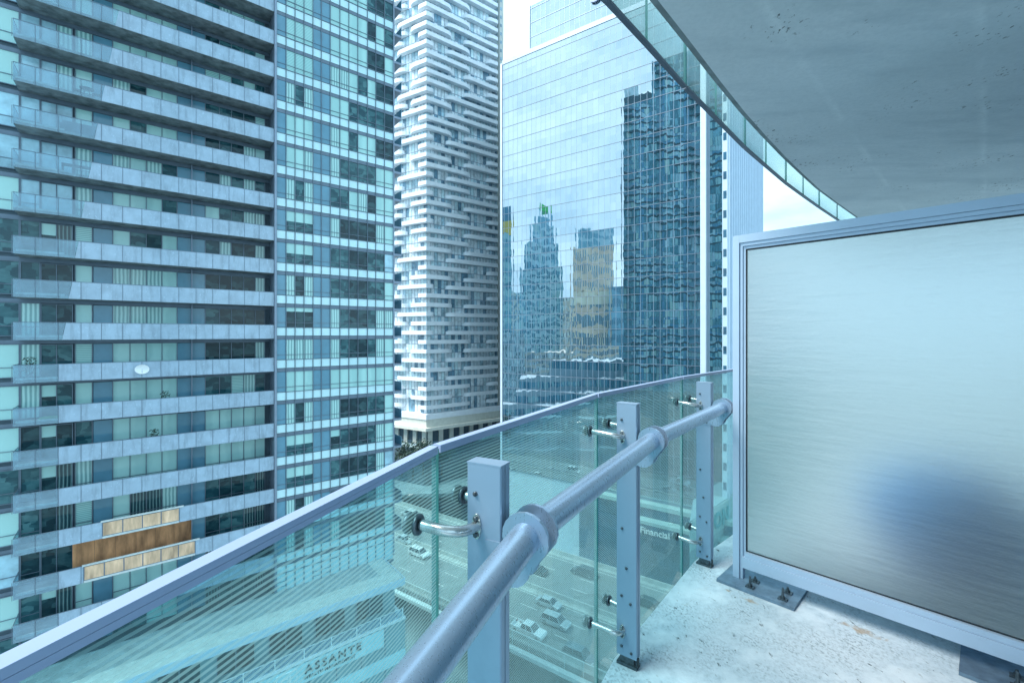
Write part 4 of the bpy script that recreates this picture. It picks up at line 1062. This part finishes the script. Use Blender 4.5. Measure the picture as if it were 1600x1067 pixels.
for i in range(140): t3b(m,-140+i*3,-140+i*3+.08,57.3,57.38,DZ-.6,DZ+1.5)
t3b(m,-140,280,57.29,57.39,DZ+1.5,DZ+1.58); t3b(m,-140,280,56.4,57.28,DZ-1.2,DZ-.62); m.build('outer_rail',M['curb'],o)
o=barrier(70.3,.9,1.1,'concrete median barrier between the two carriageways')
m=MB(); t3b(m,-140,420,71.3,72.0,DZ+.003,DZ+.30); t3b(m,-140,420,69.6,70.2,DZ+.003,DZ+.16); m.build('kerb',M['barrier'],o)
o=barrier(84.4,.7,1.2,'concrete edge barrier along the far side of the expressway')
m=MB(); t3b(m,-8,14,85.3,86.6,DZ-1.4,DZ+2.2); m.build('sound_wall',M['barrier'],o)
def lamp(a,b,label,h=9):
    t=thing('street_lamp',label,'lamp',tuple(T3(a,b,DZ)),'lamps along the expressway')
    m=MB(); m.tube([T3(a,b,DZ),T3(a,b,DZ+h)],[.13,.07],10); m.build('pole',M['curb'],t)
    m=MB(); m.tube([T3(a,b,DZ+h-.2),T3(a,b-1,DZ+h+.3),T3(a,b-2.4,DZ+h+.35)],.05,8); m.build('arm',M['curb'],t)
    m=MB(); t3b(m,a-.18,a+.18,b-3.2,b-2.4,DZ+h+.25,DZ+h+.42); m.build('lamp_head',M['mullion'],t)
lamp(5,84.9,'pale lamp post on the far barrier, seen between the near and middle railing posts'); lamp(52,84.9,'pale lamp post on the far barrier, seen just left of the nearest railing post'); lamp(100,84.9,'pale lamp post far along the barrier toward the white tower')
# lower street beyond, with kerbs
k=MB(); t3b(k,-140,400,89.0,89.5,-54.996,-54.8); t3b(k,-140,400,96.0,96.4,-54.996,-54.8); t3b(k,-140,400,48,48.4,-54.996,-54.8); t3b(k,-140,400,40,40.4,-54.996,-54.8); tag(k.build('pavement',M['barrier']),'pale kerbs along the lower street','kerb',kind='structure')

def make_car(label,px,py,color,kind='sedan',fwd=1):
    dy=py-HY; H=CZ-DZ; p=V((px-CX)/dy*H,F/dy*H,DZ+.012)
    root=bpy.data.objects.new({'sedan':'parked_car','suv':'sport_utility_vehicle','pickup':'pickup_truck'}[kind] if kind!='sedan' else 'sedan_car',None); COL.objects.link(root)
    tag(root,label,'truck' if kind=='pickup' else 'car','vehicles on the expressway')
    L,W={'sedan':(4.6,1.8),'suv':(4.9,1.95),'pickup':(5.7,2.0)}[kind]
    hb={'sedan':.85,'suv':1.0,'pickup':1.08}[kind]; ht={'sedan':1.42,'suv':1.75,'pickup':1.85}[kind]; gc=.25 if kind=='sedan' else .36
    bm=MB(); x0,x1=-L/2,L/2
    prof=[(x0,gc+.12),(x0+.02,hb*.82),(x0+.12,hb),(x0+L*.55,hb),(x1-.75,hb*.97),(x1-.2,hb*.84),(x1,hb*.62),(x1-.02,gc+.1),(x1-.25,gc),(x0+.2,gc)]
    if kind=='pickup':
        prof=[(x0,gc+.12),(x0,hb),(x0+.06,hb),(x0+.07,hb-.42),(x0+1.75,hb-.42),(x0+1.76,hb),(x1-1.25,hb),(x1-.15,hb*.93),(x1,hb*.7),(x1,gc+.1),(x1-.25,gc),(x0+.2,gc)]
    # loft across the width with tucked-in sides
    st=[(-W/2,.93),(-W/2+.09,1.0),(W/2-.09,1.0),(W/2,.93)]
    n=len(prof); vs=[]
    zc=(gc+hb)/2
    for (y,s) in st:
        for (x,z) in prof: vs.append((x*(.985+.015*(s-.93)/.07),y,zc+(z-zc)*s))
    fs=[]
    for a in range(len(st)-1):
        for i in range(n): fs.append((a*n+i,a*n+(i+1)%n,(a+1)*n+(i+1)%n,(a+1)*n+i))
    bm.add(vs,fs,0,False); bm.add(vs[:n],[tuple(range(n))],0); bm.add(vs[-n:],[tuple(range(n))[::-1]],0)
    if kind=='pickup':
        for y in (-W/2+.02,W/2-.14): bm.box(x0+.02,x0+1.8,y,y+.12,hb-.5,hb+.0)
    rx0,rx1,bx0,bx1={'sedan':(-1.05,.55,-1.75,1.25),'suv':(-1.95,.65,-2.25,1.35),'pickup':(-.75,.75,-1.02,1.45)}[kind]
    # roof and pillars
    wb,wt=W/2-.06,W/2-.26
    def ringz(xa,xb,w,z): return [(xa,-w,z),(xb,-w,z),(xb,w,z),(xa,w,z)]
    low=ringz(bx0,bx1,wb,hb-.02); top=ringz(rx0,rx1,wt,ht-.05); cap=ringz(rx0+.12,rx1-.12,wt-.1,ht)
    bm.add(top+cap,[(4,5,6,7),(0,1,5,4),(1,2,6,5),(2,3,7,6),(3,0,4,7)],0)
    for i in range(4):   # corner pillars
        a,b=V(*low[i]),V(*top[i]); bm.tube([a,b],.06,6)
    for y in (-1,1): bm.tube([((bx0+bx1)/2-.1,y*wb,hb-.02),((rx0+rx1)/2-.1,y*wt,ht-.05)],.05,6)
    bm.build('body',color,root)
    gm=MB(); ins=.015
    gm.add([(x,y*(1-ins),z) for x,y,z in low+top],[(0,1,5,4),(1,2,6,5),(2,3,7,6),(3,0,4,7)],0); gm.build('window_glass',M['carglass'],root)
    wr=.33 if kind=='sedan' else .39
    for sx in (x0+.85,x1-.9):
        for sy in (-1,1):
            w_=MB(); w_.disc((sx,sy*(W/2-.10),wr),(0,1,0),wr,.22,18); wh=w_.build('wheel',M['tyre'],root)
            w_=MB(); w_.disc((sx,sy*(W/2+.005),wr),(0,1,0),wr*.62,.02,14); w_.build('rim',M['rim'],wh)
    for sy in (-1,1):
        h=MB(); h.box(x1-.14,x1+.012,sy*(W/2-.28)-.2,sy*(W/2-.28)+.2,hb*.66,hb*.80); h.build('headlight',M['lamp_lens'],root)
        h=MB(); h.box(x0-.012,x0+.1,sy*(W/2-.24)-.16,sy*(W/2-.24)+.16,hb*.68,hb*.86); h.build('tail_light',M['tail'],root)
        h=MB(); h.box(bx1-.35,bx1-.2,sy*(W/2+.10)-.1,sy*(W/2+.10)+.1,hb,hb+.16); h.build('wing_mirror',color,root)
    root.location=p; d=-U3*fwd; root.rotation_euler=(0,0,math.atan2(d.y,d.x)); return root
cw=paint('white_car_paint',(.78,.80,.80)); cs=paint('silver_car_paint',(.45,.50,.52)); cd=paint('dark_car_paint',(.03,.05,.06)); cb=paint('blue_grey_car_paint',(.10,.17,.21)); cg=paint('pale_car_paint',(.6,.64,.64))
make_car('white pickup truck in the lane beside the near barrier',826,990,cw,'pickup')
make_car('silver sport utility vehicle beside the white pickup truck',868,976,cs,'suv')
make_car('silver sedan next to the median, ahead of the white pickup truck',857,946,cs,'sedan')
make_car('dark sport utility vehicle near the balcony floor, ahead of the pickup truck',905,1030,cb,'suv')
make_car('dark sedan on the far carriageway just past the handrail bracket',838,894,cd,'sedan',-1)
make_car('dark sport utility vehicle on the far carriageway below the sound wall',912,898,cd,'suv',-1)
make_car('pale sport utility vehicle on the far carriageway, seen left of the nearest post',640,806,cg,'suv',-1)
make_car('white sedan on the far carriageway, seen through the joint of the panes',668,826,cw,'sedan',-1)
make_car('white sport utility vehicle on the near carriageway beside the podium corner',655,868,cw,'suv')
make_car('silver sedan on the near carriageway, first from the podium corner',632,846,cs,'sedan')
make_car('dark sedan on the far carriageway, half hidden by the middle railing post',1010,945,cd,'sedan',-1)

# small trees by the white tower
def tree(p,h,label,seed):
    t=thing('street_tree',label,'tree',tuple(p),'trees at the foot of the white tower'); r=random.Random(seed)
    m=MB(); m.tube([p,p+V(.1,0,h*.3),p+V(0,.1,h*.55)],[.22,.16,.08],8)
    for i in range(6):
        a=r.random()*6.28; m.tube([p+V(0,0,h*(.35+.05*i)),p+V(math.cos(a)*h*.2,math.sin(a)*h*.2,h*(.6+.05*i))],[.08,.03],6)
    m.build('trunk',M['trunk'],t)
    m=MB()
    cl=[(p+V(r.gauss(0,h*.17),r.gauss(0,h*.17),h*(.6+r.random()*.35)),h*(.08+.08*r.random())) for _ in range(16)]
    for c,rad in cl:
        for _ in range(60):
            q=c+V(r.gauss(0,1),r.gauss(0,1),r.gauss(0,.8))*rad*.7; s_=.22+.2*r.random()
            ax=V(r.gauss(0,1),r.gauss(0,1),r.gauss(0,1)).normalized(); bx=ax.orthogonal().normalized(); cx=ax.cross(bx)
            m.add([q-bx*s_,q+cx*s_*.5,q+bx*s_,q-cx*s_*.5],[(0,1,2,3)])
    m.build('crown',M['leaf'],t)
for i,(px,py,Y,h,l) in enumerate(((628,712,118,9,'dark small tree at the corner of the white tower podium'),(645,716,120,8,'dark small tree second from the blue tower edge'),(661,712,124,9,'dark small tree nearest the railing top edge'),(690,712,128,8,'dark small tree behind the top corner of the fritted pane'))):
    tree(P(px,py,Y)+V(0,0,-5.5),h,l,40+i)
tg=MB(); tg.prism([up(WC+bis*30+dL*30,ZT0-22),up(WC+bis*30+dR*30,ZT0-22),up(WC+dR*30,ZT0-22),up(WC+dL*30,ZT0-22)],(0,0,1.0)); tag(tg.build('terrain',M['street']),'dark raised terrace at the foot of the white tower','terrain',kind='structure')

# ------------------------------------------------------------------ sky, sun, camera
W=bpy.data.worlds.new('World'); S.world=W; W.use_nodes=True
nt=W.node_tree; nt.nodes.clear()
N=nt.nodes.new; L=nt.links.new
out=N('ShaderNodeOutputWorld'); bgd=N('ShaderNodeBackground'); bgd.inputs[1].default_value=.10; L(bgd.outputs[0],out.inputs[0])
sky=N('ShaderNodeTexSky'); sky.sky_type='NISHITA'; sky.sun_disc=False
SUN_AZ,SUN_EL=R(-104),R(58)      # azimuth clockwise from +Y: a bright veiled sun to our left
sky.sun_elevation=SUN_EL; sky.sun_rotation=SUN_AZ; sky.air_density=1.2; sky.dust_density=.6
tc=N('ShaderNodeTexCoord'); mp=N('ShaderNodeMapping'); mp.inputs['Scale'].default_value=(1.0,1.0,3.2); L(tc.outputs['Generated'],mp.inputs[0])
nz=N('ShaderNodeTexNoise'); nz.inputs['Scale'].default_value=1.9; nz.inputs['Detail'].default_value=6; nz.inputs['Roughness'].default_value=.55; L(mp.outputs[0],nz.inputs['Vector'])
rp_=N('ShaderNodeValToRGB'); rp_.color_ramp.elements[0].position=.40; rp_.color_ramp.elements[1].position=.66
rp_.color_ramp.elements[0].color=(2.7,4.5,6.0,1); rp_.color_ramp.elements[1].color=(5.2,7.0,7.8,1)
L(nz.outputs[0],rp_.inputs[0])
mx=N('ShaderNodeMix'); mx.data_type='RGBA'; mx.inputs[0].default_value=.98; L(sky.outputs[0],mx.inputs[6]); L(rp_.outputs[0],mx.inputs[7]); L(mx.outputs[2],bgd.inputs[0])
sl=bpy.data.lights.new('Sun','SUN'); sl.energy=2.5; sl.angle=R(36); sl.color=(1.0,.95,.88)
so=bpy.data.objects.new('Sun',sl); COL.objects.link(so)
sd=V(math.sin(SUN_AZ)*math.cos(SUN_EL),math.cos(SUN_AZ)*math.cos(SUN_EL),math.sin(SUN_EL))
so.rotation_euler=sd.to_track_quat('Z','Y').to_euler(); so.location=(0,0,60)
cam=bpy.data.cameras.new('Camera'); co=bpy.data.objects.new('Camera',cam); COL.objects.link(co)
cam.sensor_width=36; cam.lens=36*F/1600; cam.clip_start=.05; cam.clip_end=9000
cam.shift_y=-(533.5-HY)/1600
co.location=(0,0,CZ); co.rotation_euler=(R(90),0,0); S.camera=co
S.view_settings.view_transform='Standard'; S.view_settings.look='None'; S.view_settings.exposure=1.48; S.view_settings.gamma=1
S.render.engine='CYCLES'; S.cycles.use_denoising=True
S.cycles.max_bounces=10; S.cycles.transparent_max_bounces=16; S.cycles.transmission_bounces=8; S.cycles.glossy_bounces=5
S.cycles.caustics_reflective=False; S.cycles.caustics_refractive=False; S.cycles.sample_clamp_indirect=6
